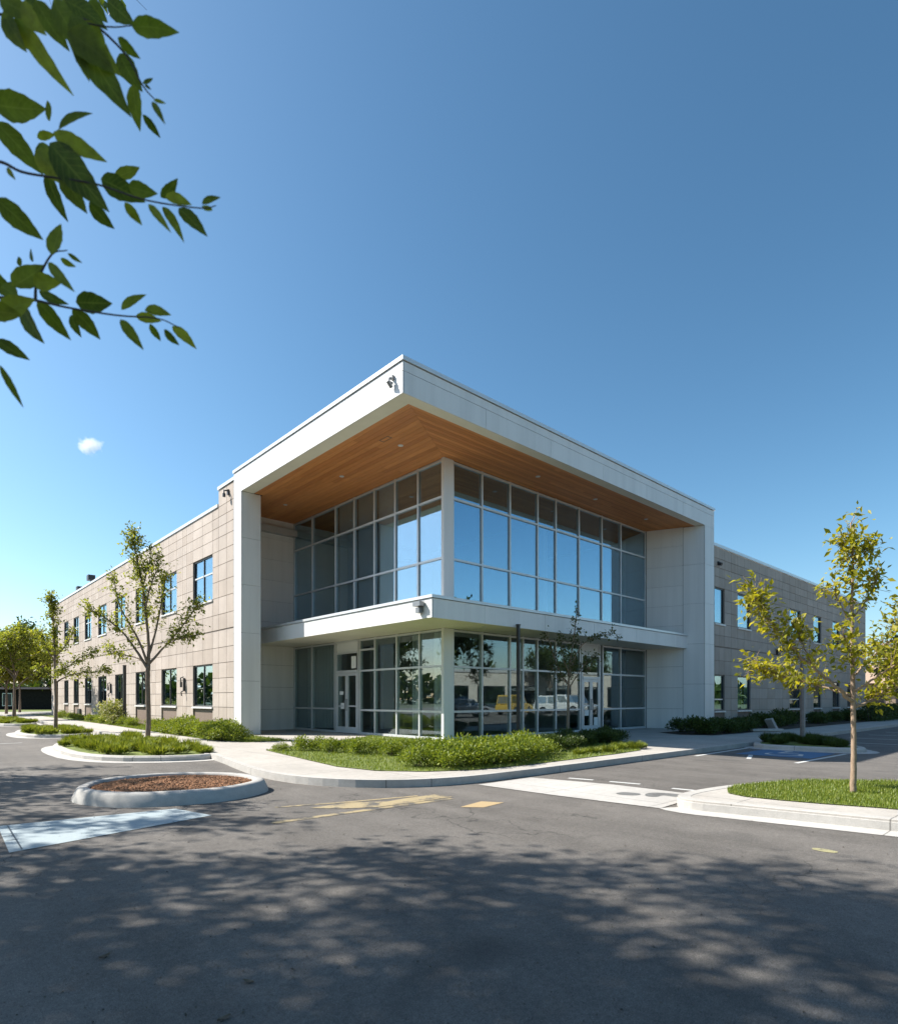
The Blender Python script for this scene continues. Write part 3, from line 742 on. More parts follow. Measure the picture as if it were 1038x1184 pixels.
def doors(o, a0, a1, head, leaves):
    b = MB(); t = .032
    obox(b, o, 0, a0+t, a1-t, -.06, .09, head-.07, head+.03)
    obox(b, o, 0, a0+t, a1-t, -.052, .09, 2.93, 2.99); obox(b, o, 0, a0+t, a1-t, -.052, .09, 3.352, 3.412)
    r = b.build('door_frame', MAT['alu'], BLD)
    g = MB(); obox(g, o, 0, a0+t, a1-t, .012, .03, head+.03, 2.93); g.build('glass', MAT['clear'], r)
    g = MB(); obox(g, o, 0, a0+t, a1-t, .0, .03, 2.99, 3.352); g.build('blank_panel', MAT['blind'], r)
    A = spaced(a0+t+.004, a1-t-.004, leaves)
    for i in range(leaves):
        x0, x1 = A[i]+.004, A[i+1]-.004; d = MB(); st = .085; h = head-.075
        obox(d, o, 0, x0, x0+st, -.035, .035, .02, h); obox(d, o, 0, x1-st, x1, -.035, .035, .02, h)
        obox(d, o, 0, x0+st, x1-st, -.032, .032, .02, .24); obox(d, o, 0, x0+st, x1-st, -.032, .032, h-.1, h)
        obox(d, o, 0, x0+st, x1-st, -.032, .032, .98, 1.03)
        dr = d.build('door', MAT['alu'], BLD)
        for z0, z1 in ((.24, .98), (1.03, h-.1)):
            g = MB(); obox(g, o, 0, x0+st, x1-st, -.008, .008, z0, z1); g.build('glass', MAT['clear'], dr)
        hx = (x1-.045) if i == 0 and leaves == 2 and o == 'R' else (x0+.045)
        if leaves == 2 and i == 1 and o == 'L': hx = x0+.045
        if leaves == 2 and i == 0 and o == 'L': hx = x1-.045
        k = MB(); k.tube([PT(o, 0, hx, -.036, .85), PT(o, 0, hx, -.08, .87), PT(o, 0, hx, -.08, 1.23), PT(o, 0, hx, -.036, 1.25)], .014, 8); k.build('handle', MAT['grey'], dr)
    return r
dl = doors('L', 4.58, 6.03, 2.29, 2)
for (y0, y1, z0, z1) in ((5.55, 5.8, 1.42, 1.55), (5.5, 5.72, .9, 1.12), (4.72, 5.02, 2.38, 2.82)):
    b = MB(); b.box(-.016, -.011, y0, y1, z0, z1); b.build('notice', MAT['paper'], dl)
dr_ = doors('R', 7.10, 8.29, 2.10, 2)
b = MB(); b.box(7.28, 7.56, -.018, -.012, .62, .84); b.box(7.9, 8.16, -.018, -.012, .2, .55); b.build('notice', MAT['paper'], dr_)

# --- wall fittings
def fitting(name, boxes, mat, tubes=()):
    b = MB()
    for x in boxes: b.box(*x)
    for p, r in tubes: b.tube(p, r, 10)
    return b.build(name, mat, BLD)
fitting('wall_camera', [(-3.40, -3.32, -1.90, -1.82, 9.00, 9.10), (-3.44, -3.36, -1.89, -1.83, 8.88, 8.93)], MAT['grey'], [([(-3.36, -1.86, 9.04), (-3.46, -1.86, 9.0), (-3.46, -1.86, 8.92)], .028), ([(-3.50, -1.86, 8.92), (-3.38, -1.86, 8.80)], .045)])
fitting('wall_light', [(-1.86, -1.83, -1.22, -1.02, 3.60, 3.84), (-2.02, -1.86, -1.28, -.98, 3.74, 3.86), (-1.98, -1.86, -1.2, -1.06, 3.56, 3.70)], MAT['grey'])
fitting('wall_camera', [(-3.34, -3.27, 8.05, 8.13, 8.72, 8.92)], MAT['bronze'], [([(-3.30, 8.09, 8.88), (-3.46, 8.09, 8.86), (-3.46, 8.09, 8.72)], .03), ([(-3.46, 8.09, 8.74), (-3.46, 8.09, 8.62)], .055)])
fitting('wall_camera', [(14.05, 14.2, -2.24, -2.17, 7.1, 7.25)], MAT['black'], [([(14.12, -2.22, 7.16), (14.12, -2.34, 7.12)], .07)])
fitting('wall_light', [(21.0, 21.4, -2.26, -2.16, 3.55, 3.85), (20.9, 21.5, -2.6, -2.24, 3.72, 3.86)], MAT['black'])
for y in (12.65, 24.55):
    fitting('wall_lantern', [(-3.36, -3.27, y-.03, y+.03, 1.6, 2.15)], MAT['bronze'], [([(-3.34, y, 2.2), (-3.46, y, 2.15), (-3.44, y, 1.95)], .025), ([(-3.44, y, 1.98), (-3.44, y, 1.76)], .045), ([(-3.34, y, 1.62), (-3.44, y, 1.56), (-3.42, y, 1.4)], .025)])
fitting('hose_box', [(-3.40, -3.27, 32.1, 32.8, .30, .62)], MAT['bronze'])
fitting('vent_pipe', [], MAT['alu'], [([(-2.4, 15.3, 8.2), (-2.4, 15.3, 9.35)], .06), ([(-2.4, 16.0, 8.2), (-2.4, 16.0, 9.35)], .05)])
for y, h in ((30.8, .55), (34.0, .25)):
    fitting('floodlight', [(-3.2, -2.8, y-.25, y+.25, 8.62+h-.22, 8.62+h+.12)], MAT['black'], [([(-3.0, y, 8.2), (-3.0, y, 8.62+h-.2)], .04)])
fitting('roof_mast', [], MAT['grey'], [([(30.0, -1.8, 7.6), (30.0, -1.8, 8.75)], .03), ([(30.6, -1.8, 7.6), (30.6, -1.8, 8.45)], .03)])

# ------------------------------------------------------------------ posts
def post(name, loc, w_, h, mat, label, cat, extra=None):
    e = empty(name, (*loc, 0), 0, label, cat)
    b = MB(); b.box(-w_/2, w_/2, -w_/2, w_/2, 0, h); b.build('pole', mat, e, bevel=.006)
    b = MB(); b.box(-w_*.9, w_*.9, -w_*.9, w_*.9, -.02, .03); b.build('base_plate', mat, e)
    b = MB(); b.box(-w_/2-.01, w_/2+.01, -w_/2-.01, w_/2+.01, h+.001, h+.03); b.build('cap', mat, e)
    return e
post('steel_post', (1.5, -1.66), .085, 3.47, MAT['black'], 'slim black steel post standing in the lawn before the right hand glass wall', 'post')
post('steel_post', (-4.02, 18.9), .13, 2.9, MAT['black'], 'slim dark post beside the cream flowering shrub along the left wing', 'post')
e = empty('sign_post', (6.75, -7.75, 0), -TH, 'grey weathered twin post standing in the small kerbed island by the accessible bay', 'post')
b = MB(); b.box(-.07, -.008, -.04, .04, 0, 2.45); b.build('pole', MAT['rust'], e)
b = MB(); b.box(.012, .07, .02, .09, 0, 2.40); b.build('pole', MAT['grey'], e)
b = MB(); b.box(-.06, .06, .0, .03, 2.1, 2.2); b.build('bracket', MAT['grey'], e)

# ------------------------------------------------------------------ kerbed islands
def island(poly, label, z=.0, turf=True, kerbw=.16):
    c = Vector((sum(p[0] for p in poly)/len(poly), sum(p[1] for p in poly)/len(poly)))
    P = [(x-c.x, y-c.y) for x, y in poly]
    e = empty('traffic_island', (c.x, c.y, 0), 0, label, 'traffic island')
    P = smooth_poly(P, 2)
    area = sum(P[i-1][0]*P[i][1]-P[i][0]*P[i-1][1] for i in range(len(P)))
    if area > 0: P = P[::-1]              # clockwise: right of travel is the inside
    b = MB(); strip(b, P, 0, kerbw, -.3, z+.004, True, .035); b.build('kerb', MAT['kerb'], e)
    b = MB(); b.prism(offset(P, kerbw-.02), -.3, z-.012); b.build('planting_bed', MAT['turf'], e)
    g = offset(P, -.28)
    b = MB()
    for i in range(len(P)):
        j = (i+1) % len(P); b.quad((*P[i], ROAD+.009), (*P[j], ROAD+.009), (*g[j], ROAD+.006), (*g[i], ROAD+.006))
    b.build('apron', MAT['gutter'], e, recalc=False)
    return e
island([(-6.50, .35), (-7.55, .15), (-9.15, 1.5), (-9.2, 5.6), (-8.6, 7.6), (-6.52, 8.0)], 'kerbed concrete island planted round the tree nearest the left wing')
island([(-6.70, 11.2), (-8.7, 11.6), (-9.0, 14.2), (-8.5, 17.2), (-6.6, 17.4)], 'smaller kerbed island under the second tree along the left wing')
island([(-6.55, 23.6), (-8.6, 24.2), (-8.7, 30), (-8.0, 34), (-6.4, 34)], 'farthest kerbed island under the low branching tree at left edge')
island([(5.45, -6.52), (5.40, -8.2), (5.75, -9.35), (6.5, -9.4), (8.6, -7.6), (9.2, -6.52)], 'kerbed island holding the grey twin post beside the right pavement')

# round concrete island with bark mulch
e = empty('planter_island', (-9.2, -4.3, ROAD), -TH, 'round raised concrete island filled with brown bark mulch', 'planter island')
b = MB(); n = 64
prof = [(1.11, -.05), (1.11, .155), (1.125, .172), (1.15, .178), (1.215, .176), (1.245, .165), (1.265, .14), (1.31, .04), (1.335, -.05)]
rr = random.Random(5)
wob = [1+.015*math.sin(3*2*math.pi*k/n+1)+.01*math.sin(7*2*math.pi*k/n) for k in range(n)]
base = 0
for r_, z_ in prof:
    for k in range(n):
        a = 2*math.pi*k/n; b.v.append((r_*.99*wob[k]*math.cos(a), r_*.90*wob[k]*math.sin(a), z_))
for i in range(len(prof)-1):
    for k in range(n): b.f.append((i*n+k, i*n+(k+1) % n, (i+1)*n+(k+1) % n, (i+1)*n+k))
b.build('rim', MAT['rim'], e, smooth=True)
b = MB(); rings = 9
b.v.append((0, 0, .175))
for i in range(1, rings+1):
    q = i/rings
    for k in range(n):
        a = 2*math.pi*k/n; b.v.append((1.12*q*.99*math.cos(a), 1.12*q*.90*math.sin(a), .175-.05*q*q+rr.uniform(-.008, .008)))
for k in range(n): b.f.append((0, 1+k, 1+(k+1) % n))
for i in range(rings-1):
    for k in range(n): b.f.append((1+i*n+k, 1+(i+1)*n+k, 1+(i+1)*n+(k+1) % n, 1+i*n+(k+1) % n))
for _ in range(5200):                      # bark chips lying on the bed
    a = rr.uniform(0, 6.283); q = math.sqrt(rr.random())*.985; x, y = 1.12*q*.99*math.cos(a), 1.12*q*.90*math.sin(a); z = .177-.05*q*q
    t = rr.uniform(0, 3.14); L, wd = rr.uniform(.012, .035), rr.uniform(.006, .013); th_ = rr.uniform(-.6, .6)
    dx, dy = math.cos(t)*L, math.sin(t)*L; nx, ny = -math.sin(t)*wd, math.cos(t)*wd; h1 = math.sin(th_)*L
    k0 = len(b.v)
    b.v += [(x-dx-nx, y-dy-ny, z-h1), (x+dx-nx, y+dy-ny, z+h1), (x+dx+nx, y+dy+ny, z+h1), (x-dx+nx, y-dy+ny, z-h1), (x, y, z+.012)]
    b.f += [(k0, k0+1, k0+4), (k0+1, k0+2, k0+4), (k0+2, k0+3, k0+4), (k0+3, k0, k0+4)]
b.build('mulch', MAT['mulch'], e, recalc=False)

# ------------------------------------------------------------------ trees
UP = np.array([0, 0, 1.0])
def curve_pts(pts, n=7):
    """Catmull-Rom through the points"""
    P = [np.array(p, float) for p in pts]; P = [2*P[0]-P[1]]+P+[2*P[-1]-P[-2]]; out = []
    for i in range(1, len(P)-2):
        for k in range(n):
            t = k/n; a, b_, c, d = P[i-1], P[i], P[i+1], P[i+2]
            out.append(.5*((2*b_)+(-a+c)*t+(2*a-5*b_+4*c-d)*t*t+(-a+3*b_-3*c+d)*t**3))
    out.append(P[-2]); return np.array(out)
def tree(name, label, loc, limbs, leaf, mats, seed, group=None, rz=-TH):
    """limbs: (points, r0, r1, first leafy fraction, twigs, twig length); leaf: (size, per twig, spread)"""
    rs = np.random.RandomState(seed)
    e = empty(name, (*loc, 0) if len(loc) == 2 else loc, rz, label, 'tree', group)
    b = MB(); Ps, Ds, Ns, Ls = [], [], [], []
    size, per, spread = leaf
    for pts, r0, r1, f0, nt_, tl in limbs:
        C = curve_pts(pts); m = len(C)
        C[1:-1] += rs.normal(0, .006, (m-2, 3))*(.35 if r0 > .035 else 1.5)
        b.tube([tuple(p) for p in C], [r0+(r1-r0)*(i/(m-1))**.8 for i in range(m)], 8)
        for _ in range(nt_):
            f = f0+(1-f0)*rs.rand()**.8; x = f*(m-1); i = min(int(x), m-2)
            p = C[i]+(C[i+1]-C[i])*(x-i); d = C[i+1]-C[i]; d /= np.linalg.norm(d)
            td = d*rs.uniform(.3, .9)+rs.normal(0, .55, 3)+UP*.22; td /= np.linalg.norm(td)
            L = tl*rs.uniform(.45, 1.15)*(1-.35*f); bend = rs.normal(0, .18, 3); bend[2] -= .10
            tw = [p+td*L*t+bend*L*t*t for t in (0, .35, .7, 1)]
            b.tube([tuple(q) for q in tw], [max(.004, r1*.5), .0035, .0028, .002], 3, False)
            k = max(2, int(per*L/tl*rs.uniform(.6, 1.3)))
            t = rs.uniform(.12, 1.05, k)[:, None]
            P = p+td*L*t+bend*L*t*t+rs.normal(0, spread, (k, 3))
            D = td*.5+rs.normal(0, .65, (k, 3)); D[:, 2] -= .25
            N = rs.normal(0, .5, (k, 3))+UP*.9
            Ps.append(P); Ds.append(D); Ns.append(N); Ls.append(size*rs.uniform(.55, 1.2, k))
    b.build('trunk', mats[0], e, smooth=True, recalc=False)
    P, D, N, L = (np.concatenate(x) for x in (Ps, Ds, Ns, Ls))
    tris_object('crown', kites(P, D, N, L, L*rs.uniform(.42, .62, len(L))), mats[1], e)
    return e

# the small golden tree on the right-hand verge: a leader and two wide low limbs
tree('young_tree', 'young tree with golden green leaves on the right hand grass verge', (-2.83, -11.25), [
    ([(0, 0, -.02), (.01, 0, .5), (0, 0, 1.35), (-.01, 0, 1.9), (.0, .02, 2.6), (.0, .0, 3.1), (-.03, 0, 3.6)], .042, .008, .62, 60, .32),
    ([(0, 0, 1.22), (-.35, -.05, 1.5), (-.8, -.1, 1.85), (-1.2, -.1, 2.35), (-1.36, -.1, 2.66)], .028, .005, .28, 90, .40),
    ([(0, 0, 1.15), (.25, .05, 1.22), (.55, .1, 1.42), (.95, .1, 1.75), (1.2, .1, 2.2)], .024, .005, .2, 110, .42),
    ([(0, 0, 1.3), (-.3, .3, 1.45), (-.7, .5, 1.6), (-1.0, .6, 1.75)], .018, .004, .25, 70, .38),
    ([(0, 0, 1.35), (.2, -.3, 1.6), (.45, -.5, 1.9), (.6, -.55, 2.3)], .018, .004, .25, 75, .38),
    ([(0, 0, 1.55), (.3, .2, 1.75), (.7, .25, 2.1), (.95, .3, 2.65)], .016, .004, .3, 70, .38),
    ([(-.6, -.08, 1.72), (-.75, -.1, 2.0), (-.85, -.1, 2.25)], .012, .004, .1, 26, .32),
    ([(.01, 0, 2.35), (.2, .05, 2.55), (.36, .1, 2.8), (.40, .1, 3.05)], .012, .004, .2, 28, .28),
    ([(.0, 0, 2.2), (-.1, .05, 2.45), (-.22, .05, 2.7), (-.24, .05, 2.95)], .011, .004, .35, 16, .26),
    ([(.0, 0, 2.9), (-.08, .0, 3.1), (-.12, 0, 3.4)], .009, .004, .2, 16, .24),
    ([(.01, 0, 2.9), (.12, .0, 3.1), (.2, 0, 3.35)], .009, .004, .2, 16, .22),
    ([(0, 0, 1.5), (-.2, -.3, 1.75), (-.4, -.4, 2.1)], .012, .004, .3, 28, .34),
    ], (.10, 12, .06), (MAT['bark_pale'], MAT['leaf_gold']), 11, 'young trees in the planting beds')
# main tree on the left island
tree('young_tree', 'tallest young tree on the left, thin olive crown on the mulchless island nearest the wing'.replace('mulchless ', ''), (-6.50, 6.45), [
    ([(0, 0, -.05), (.02, 0, .8), (.0, 0, 1.9), (.02, 0, 2.3)], .08, .065, .9, 0, .5),
    ([(.02, 0, 2.2), (.0, .05, 3.0), (-.12, .1, 4.0), (-.25, .1, 5.0), (-.45, .1, 5.9), (-.52, .1, 6.45)], .06, .012, .3, 150, .62),
    ([(0, 0, 2.2), (-.35, 0, 2.75), (-.8, .1, 3.3), (-1.4, .1, 3.8), (-1.9, 0, 4.05)], .05, .008, .3, 54, .58),
    ([(0, 0, 2.3), (.3, .1, 2.7), (.75, .1, 3.2), (1.2, .1, 3.75), (1.55, .1, 4.3)], .045, .008, .3, 62, .58),
    ([(0, 0, 2.35), (-.2, -.2, 3.1), (-.7, -.3, 4.1), (-.9, -.3, 5.0)], .045, .008, .35, 44, .55),
    ([(0, 0, 2.5), (.15, .2, 3.4), (.3, .3, 4.4), (.45, .3, 5.3)], .045, .008, .3, 55, .55),
    ([(-.1, .0, 3.9), (.1, -.1, 4.6), (.3, -.1, 5.2), (.35, -.1, 5.7)], .03, .008, .2, 40, .5),
    ([(0, 0, 2.3), (-.5, .3, 2.55), (-1.0, .4, 2.65), (-1.5, .4, 2.9)], .03, .006, .4, 34, .48),
    ([(.6, .1, 3.0), (1.0, .1, 3.15), (1.45, .1, 3.25)], .02, .006, .2, 34, .45),
    ([(-.2, .1, 4.8), (-.0, .1, 5.4), (.02, .1, 5.95)], .018, .006, .2, 20, .36),
    ], (.115, 17, .05), (MAT['bark'], MAT['leaf_olive']), 12, 'young trees in the planting beds')
tree('young_tree', 'slender young tree in the second island, one layer of low spreading branches', (-7.70, 13.9), [
    ([(0, 0, -.05), (.02, 0, 1.2), (-.02, 0, 2.3), (-.04, 0, 3.4), (-.1, 0, 4.5), (-.2, 0, 5.2)], .075, .012, .5, 110, .5),
    ([(0, 0, 1.9), (.4, .1, 2.15), (1.0, .1, 2.3), (1.55, .1, 2.3), (1.95, .1, 2.45)], .035, .008, .2, 42, .42),
    ([(0, 0, 2.2), (.5, .1, 2.6), (1.0, 0, 2.9), (1.6, 0, 3.1)], .03, .008, .3, 26, .4),
    ([(0, 0, 2.0), (-.4, .1, 2.3), (-.8, .1, 2.6)], .03, .008, .3, 22, .4),
    ([(0, 0, 2.9), (.3, .2, 3.4), (.5, .3, 4.0)], .025, .008, .3, 22, .4),
    ([(0, 0, 2.7), (-.2, -.3, 3.3), (-.35, -.3, 3.9)], .025, .008, .3, 26, .4),
    ([(0, 0, 1.95), (.3, -.4, 2.2), (.7, -.6, 2.4)], .025, .008, .3, 26, .4),
    ], (.13, 18, .05), (MAT['bark'], MAT['leaf_olive']), 13, 'young trees in the planting beds')
tree('young_tree', 'small airy sage green tree standing before the right hand glass wall', (3.55, -1.95), [
    ([(0, 0, -.05), (.02, 0, .8), (.03, 0, 1.6), (.08, 0, 2.4), (.2, 0, 3.2), (.3, 0, 4.1)], .06, .01, .45, 36, .40),
    ([(.03, 0, 1.7), (-.3, .1, 2.3), (-.55, .1, 3.1), (-.75, .1, 3.75)], .03, .006, .3, 28, .36),
    ([(.03, 0, 1.6), (.45, .1, 2.2), (.9, .1, 2.7)], .026, .006, .3, 24, .36),
    ([(.05, 0, 2.2), (.5, .1, 3.0), (1.1, .1, 3.3), (1.75, .1, 3.35)], .022, .005, .35, 20, .34),
    ([(.05, 0, 2.0), (-.2, -.3, 2.6), (-.3, -.4, 3.2)], .02, .005, .2, 26, .36),
    ([(.05, 0, 1.9), (.25, .3, 2.5), (.3, .4, 3.2)], .02, .005, .2, 26, .36),
    ([(.04, 0, 1.75), (-.35, -.2, 2.0), (-.6, -.2, 2.4)], .02, .005, .2, 20, .34),
    ], (.105, 17, .04), (MAT['bark_pale'], MAT['leaf_sage']), 14, 'young trees in the planting beds')

def gen_limbs(H, th_, rc, seed, n=9, subs=4, tw=22, tl=.8, off=(0, 0), cz=None, r0=.14, flat=1.0):
    rs = np.random.RandomState(seed); L = []
    cz = cz or (th_+H)/2; rz_ = (H-cz)*flat
    L.append(([(0, 0, -.1), (.03, 0, th_*.5), (.0, .03, th_), (off[0]*.5, off[1]*.5, cz), (off[0], off[1], H-.3)], r0, r0*.12, .55, tw, tl))
    for i in range(n):
        a = i*2.4+rs.uniform(-.3, .3); z0 = th_*.85+(cz-th_*.85)*rs.rand()
        el = rs.uniform(-.35, .9); k = rs.uniform(.75, 1.05)
        s0 = min(1, max(0, (z0-th_)/max(.1, cz-th_)))
        st = np.array([off[0]*.5*s0, off[1]*.5*s0, z0])
        en = np.array([off[0]+rc*k*math.cos(a)*math.cos(el), off[1]+rc*k*math.sin(a)*math.cos(el), cz+rz_*k*math.sin(el)])
        mid = st*.5+en*.5+np.array([0, 0, rs.uniform(-.1, .25)*rc*.3])
        L.append(([tuple(st), tuple(st*.75+en*.25+np.array([0, 0, .1])), tuple(mid), tuple(en)], r0*.42, r0*.07, .3, tw, tl))
        for _ in range(subs):
            f = rs.uniform(.3, .85); p = st+(en-st)*f; d = rs.normal(0, 1, 3); d[2] = abs(d[2])*.6; d /= np.linalg.norm(d)
            q = p+d*rc*rs.uniform(.3, .55)
            L.append(([tuple(p), tuple(p*.5+q*.5+np.array([0, 0, .08])), tuple(q)], r0*.16, r0*.05, .15, tw, tl))
    return L
# tree at the far left with a low olive crown, and the mass of trees behind it
tree('young_tree', 'low branching olive tree with slim grey trunk in the farthest left island', (-6.95, 31.8), gen_limbs(6.0, 2.0, 2.4, 21, 9, 3, 16, .7, r0=.12), (.2, 18, .08), (MAT['bark'], MAT['leaf_olive']), 21, 'young trees in the planting beds')
far = [((-5.3, 50.8), 7.6, 3.4, 31, 'leaf_mid'), ((-2.2, 48.0), 7.0, 3.2, 32, 'leaf_mid'), ((-8.5, 47.0), 7.2, 3.4, 33, 'leaf_olive'), ((1.5, 54.0), 8.2, 3.6, 34, 'leaf_mid'), ((-3.6, 57.0), 9.0, 3.8, 35, 'leaf_deep'), ((3.5, 47.5), 7.0, 2.8, 36, 'leaf_olive')]
for p, H, rc, sd, lm in far:
    tree('leafy_tree', 'yellow green tree in the leafy group past the end of the left wing' , p, gen_limbs(H, 1.9, rc, sd, 12, 5, 15, 1.0, r0=.13), (.34, 18, .16), (MAT['bark'], MAT[lm]), sd, 'trees past the end of the left wing')
# trees behind the right wing end
for p, H, rc, sd in (((46, -3.5), 7.5, 3.0, 41), ((52, -10), 8.5, 3.4, 42), ((58, -14), 8.0, 3.6, 43)):
    tree('leafy_tree', 'dark leafy tree standing past the end of the right wing', p, gen_limbs(H, 2.2, rc, sd, 9, 4, 14, 1.0, r0=.16), (.36, 16, .16), (MAT['bark'], MAT['leaf_deep']), sd, 'trees past the end of the right wing')
# trees across the lots, seen in the glass
for i, (p, H, rc, sd) in enumerate((((15.5, -17.5), 8.5, 3.6, 51), ((24, -30), 10, 4.2, 52), ((45, -31), 8, 3.6, 53), ((-27, 24), 9, 4.2, 54), ((-24, 34), 9.5, 4.4, 55), ((-30, 44), 10, 4.6, 56), ((-24, 15), 8.0, 3.6, 57), ((66, -40), 11, 5, 58))):
    tree('leafy_tree', 'broad green tree across the parking lot mirrored in the glass', p, gen_limbs(H, 2.3, rc, sd, 9, 4, 13, 1.0, r0=.17), (.36, 16, .16), (MAT['bark'], MAT['leaf_deep']), sd, 'trees across the parking lot')

# --- the shade trees beside the camera; one carries the leafy spray at the top left of the view
def cam_xy(X, Y): return (CAM[0]+X*DR[0]+Y*DF[0], CAM[1]+X*DR[1]+Y*DF[1])
SHP = cam_xy(-7.2, 1.6)
def sp(u, v, d): return ((u-519.36)/692.2*d, d, 1.25+(808.66-v)/692.2*d)   # spray layout: metres right, ahead, up
K = .41359
def spray():
    rs = np.random.RandomState(2)
    stems = [([(-60, 10), (0, 40), (160, 50), (300, 75), (370, 72)], 1.62), ([(160, 50), (250, 60), (350, 150), (400, 240), (440, 285)], 1.66),
             ([(-60, 440), (10, 455), (60, 480), (140, 495), (270, 515), (410, 560), (560, 582), (605, 575)], 1.55),
             ([(-70, 830), (10, 832), (100, 840), (190, 860), (330, 882), (440, 890), (500, 915)], 1.58), ([(100, 840), (105, 790), (145, 712), (190, 700)], 1.6)]
    lv = [(370,75,492,92,52),(300,0,370,65,60),(200,40,352,302,100),(190,90,330,200,90),(215,110,245,222,40),(330,105,390,166,34),(335,150,395,250,60),(375,235,388,360,46),(400,320,450,388,24),
          (425,285,457,342,20),(430,280,465,288,12),(40,30,185,245,52),(10,30,60,132,60),(10,60,110,140,60),(70,0,130,62,50),(100,0,190,132,60),(180,0,290,70,56),(250,0,300,60,46),(400,235,430,216,12),(405,240,425,250,12),
          (0,0,90,50,60),(150,0,240,130,76),(60,10,120,90,54),(230,60,300,160,60),(-20,290,125,300,84),(140,340,125,270,24),(165,362,252,305,54),(150,370,292,442,56),(-10,340,115,482,66),(105,385,155,375,26),
          (140,400,290,578,96),(110,400,160,490,56),(130,480,185,618,44),(170,490,238,592,60),(250,565,318,640,44),(283,500,398,562,66),(322,495,392,464,36),(360,520,436,540,46),(350,565,396,632,34),(415,572,470,646,26),
          (455,578,508,668,28),(450,552,498,500,32),(462,552,540,570,36),(500,582,577,653,44),(565,570,615,549,22),(565,575,598,594,20),(-10,555,115,668,66),(100,420,200,520,70),(20,470,40,500,18),
          (145,712,165,620,54),(95,732,82,690,18),(190,708,232,735,14),(170,722,213,747,20),(135,735,200,812,36),(35,800,122,735,66),(60,745,50,715,20),(95,792,168,790,52),(5,800,50,832,56),(0,880,92,832,70),
          (60,845,112,957,66),(105,838,192,950,54),(110,815,188,848,30),(203,862,279,950,48),(200,880,226,942,28),(213,845,312,848,62),(340,866,406,818,34),(337,893,398,974,34),(380,885,452,896,32),(405,868,482,878,34),
          (420,905,450,957,24),(460,920,503,968,24),(482,912,547,972,32),(-10,950,82,1002,42),(0,1020,62,1140,24),(-40,870,60,880,60),(-60,760,30,800,60)]
    sprays = [([], []), ([], []), ([], [])]
    for (x0, y0, x1, y1, wd) in lv:
        V, F = sprays[0 if (y0+y1) < 530 and not (y0 > 255) else 1 if y0+y1 < 1270 else 2]
        d = rs.uniform(1.5, 1.72); a = np.array(sp(x0*K, y0*K, d)); t = np.array(sp(x1*K, y1*K, d+rs.uniform(-.03, .05)))
        L = np.linalg.norm(t-a); D = (t-a)/L; view = np.array([0, -1, -.35])+rs.normal(0, .22, 3)
        N = view-D*view.dot(D); N /= np.linalg.norm(N); S = np.cross(D, N); W = wd*K/692.2*d*.96
        n0 = len(V); m = 12; sw = rs.uniform(-.05, .05)
        for i in range(m+1):
            q = i/m; hw = W*.5*(math.sin(math.pi*q**.82)**.85)*(1-.25*q) if 0 < i < m else W*.012
            c = a+D*L*q+S*sw*L*math.sin(math.pi*q)-N*L*.10*q*q
            lift = N*hw*.28
            ed = 1+.05*math.sin(i*2.3+wd); V += [tuple(c-S*hw*ed+lift), tuple(c), tuple(c+S*hw*(2-ed)+lift)]
        for i in range(m):
            k = n0+i*3; F += [(k, k+1, k+4, k+3), (k+1, k+2, k+5, k+4)]
    o = (-7.2, 1.6, 0)
    bs = []
    for V, F in sprays:
        b = MB(); b.v = [(x-o[0], y-o[1], z) for x, y, z in V]; b.f = F; bs.append(b)
    t = MB()
    for st, d in stems:
        P = [tuple(np.array(sp(x*K, y*K, d))-np.array(o)) for x, y in st]
        C = curve_pts(P, 4); n_ = len(C); t.tube([tuple(p) for p in C], [.0042-.003*i/(n_-1) for i in range(n_)], 6)
    j = np.array(o)
    for st, d in (stems[0], stems[2], stems[3]):          # joined to a drooping bough of the tree
        e0 = np.array(sp(st[0][0]*K, st[0][1]*K, d))-j
        C = curve_pts([(1.9, -.35, 3.75), (3.2, -.45, 3.5), tuple(e0-np.array([.5, .05, -.18])), tuple(e0)], 6)
        t.tube([tuple(p) for p in C], [.018-.012*i/(len(C)-1) for i in range(len(C))], 6)
    C = curve_pts([(0, 0, 3.0), (.6, -.1, 3.6), (1.4, -.3, 3.85), (1.95, -.36, 3.75)], 6); t.tube([tuple(p) for p in C], [.06-.04*i/(len(C)-1) for i in range(len(C))], 8)
    return bs, t
sh = tree('shade_tree', 'large shade tree beside the viewer whose leafy boughs hang into the top left corner', SHP,
     gen_limbs(12.2, 4.6, 4.5, 61, 17, 6, 28, 1.0, off=(.9, .5), cz=8.9, r0=.17), (.165, 20, .14), (MAT['bark_dark'], MAT['leaf_shade']), 61, 'shade trees beside the viewer')
lb_, tb_ = spray()
for q in lb_:
    o = q.build('leaf_spray', MAT['spray'], sh, smooth=True, recalc=False)
    at = o.data.attributes.new('leaf_pos', 'FLOAT_VECTOR', 'POINT')
    for i in range(len(o.data.vertices)): at.data[i].vector = (((i % 39)//3)/12, (i % 3)-1, 0)
tb_.build('bough', MAT['bark_dark'], sh, smooth=True, recalc=False)
tree('shade_tree', 'broad shade tree on the far left casting dappled shadow over the lane', cam_xy(-13.4, 6.4),
     gen_limbs(9.5, 2.8, 3.7, 62, 12, 4, 20, 1.0, off=(.8, .2), cz=6.4, r0=.18), (.17, 18, .10), (MAT['bark_dark'], MAT['leaf_shade']), 62, 'shade trees beside the viewer')

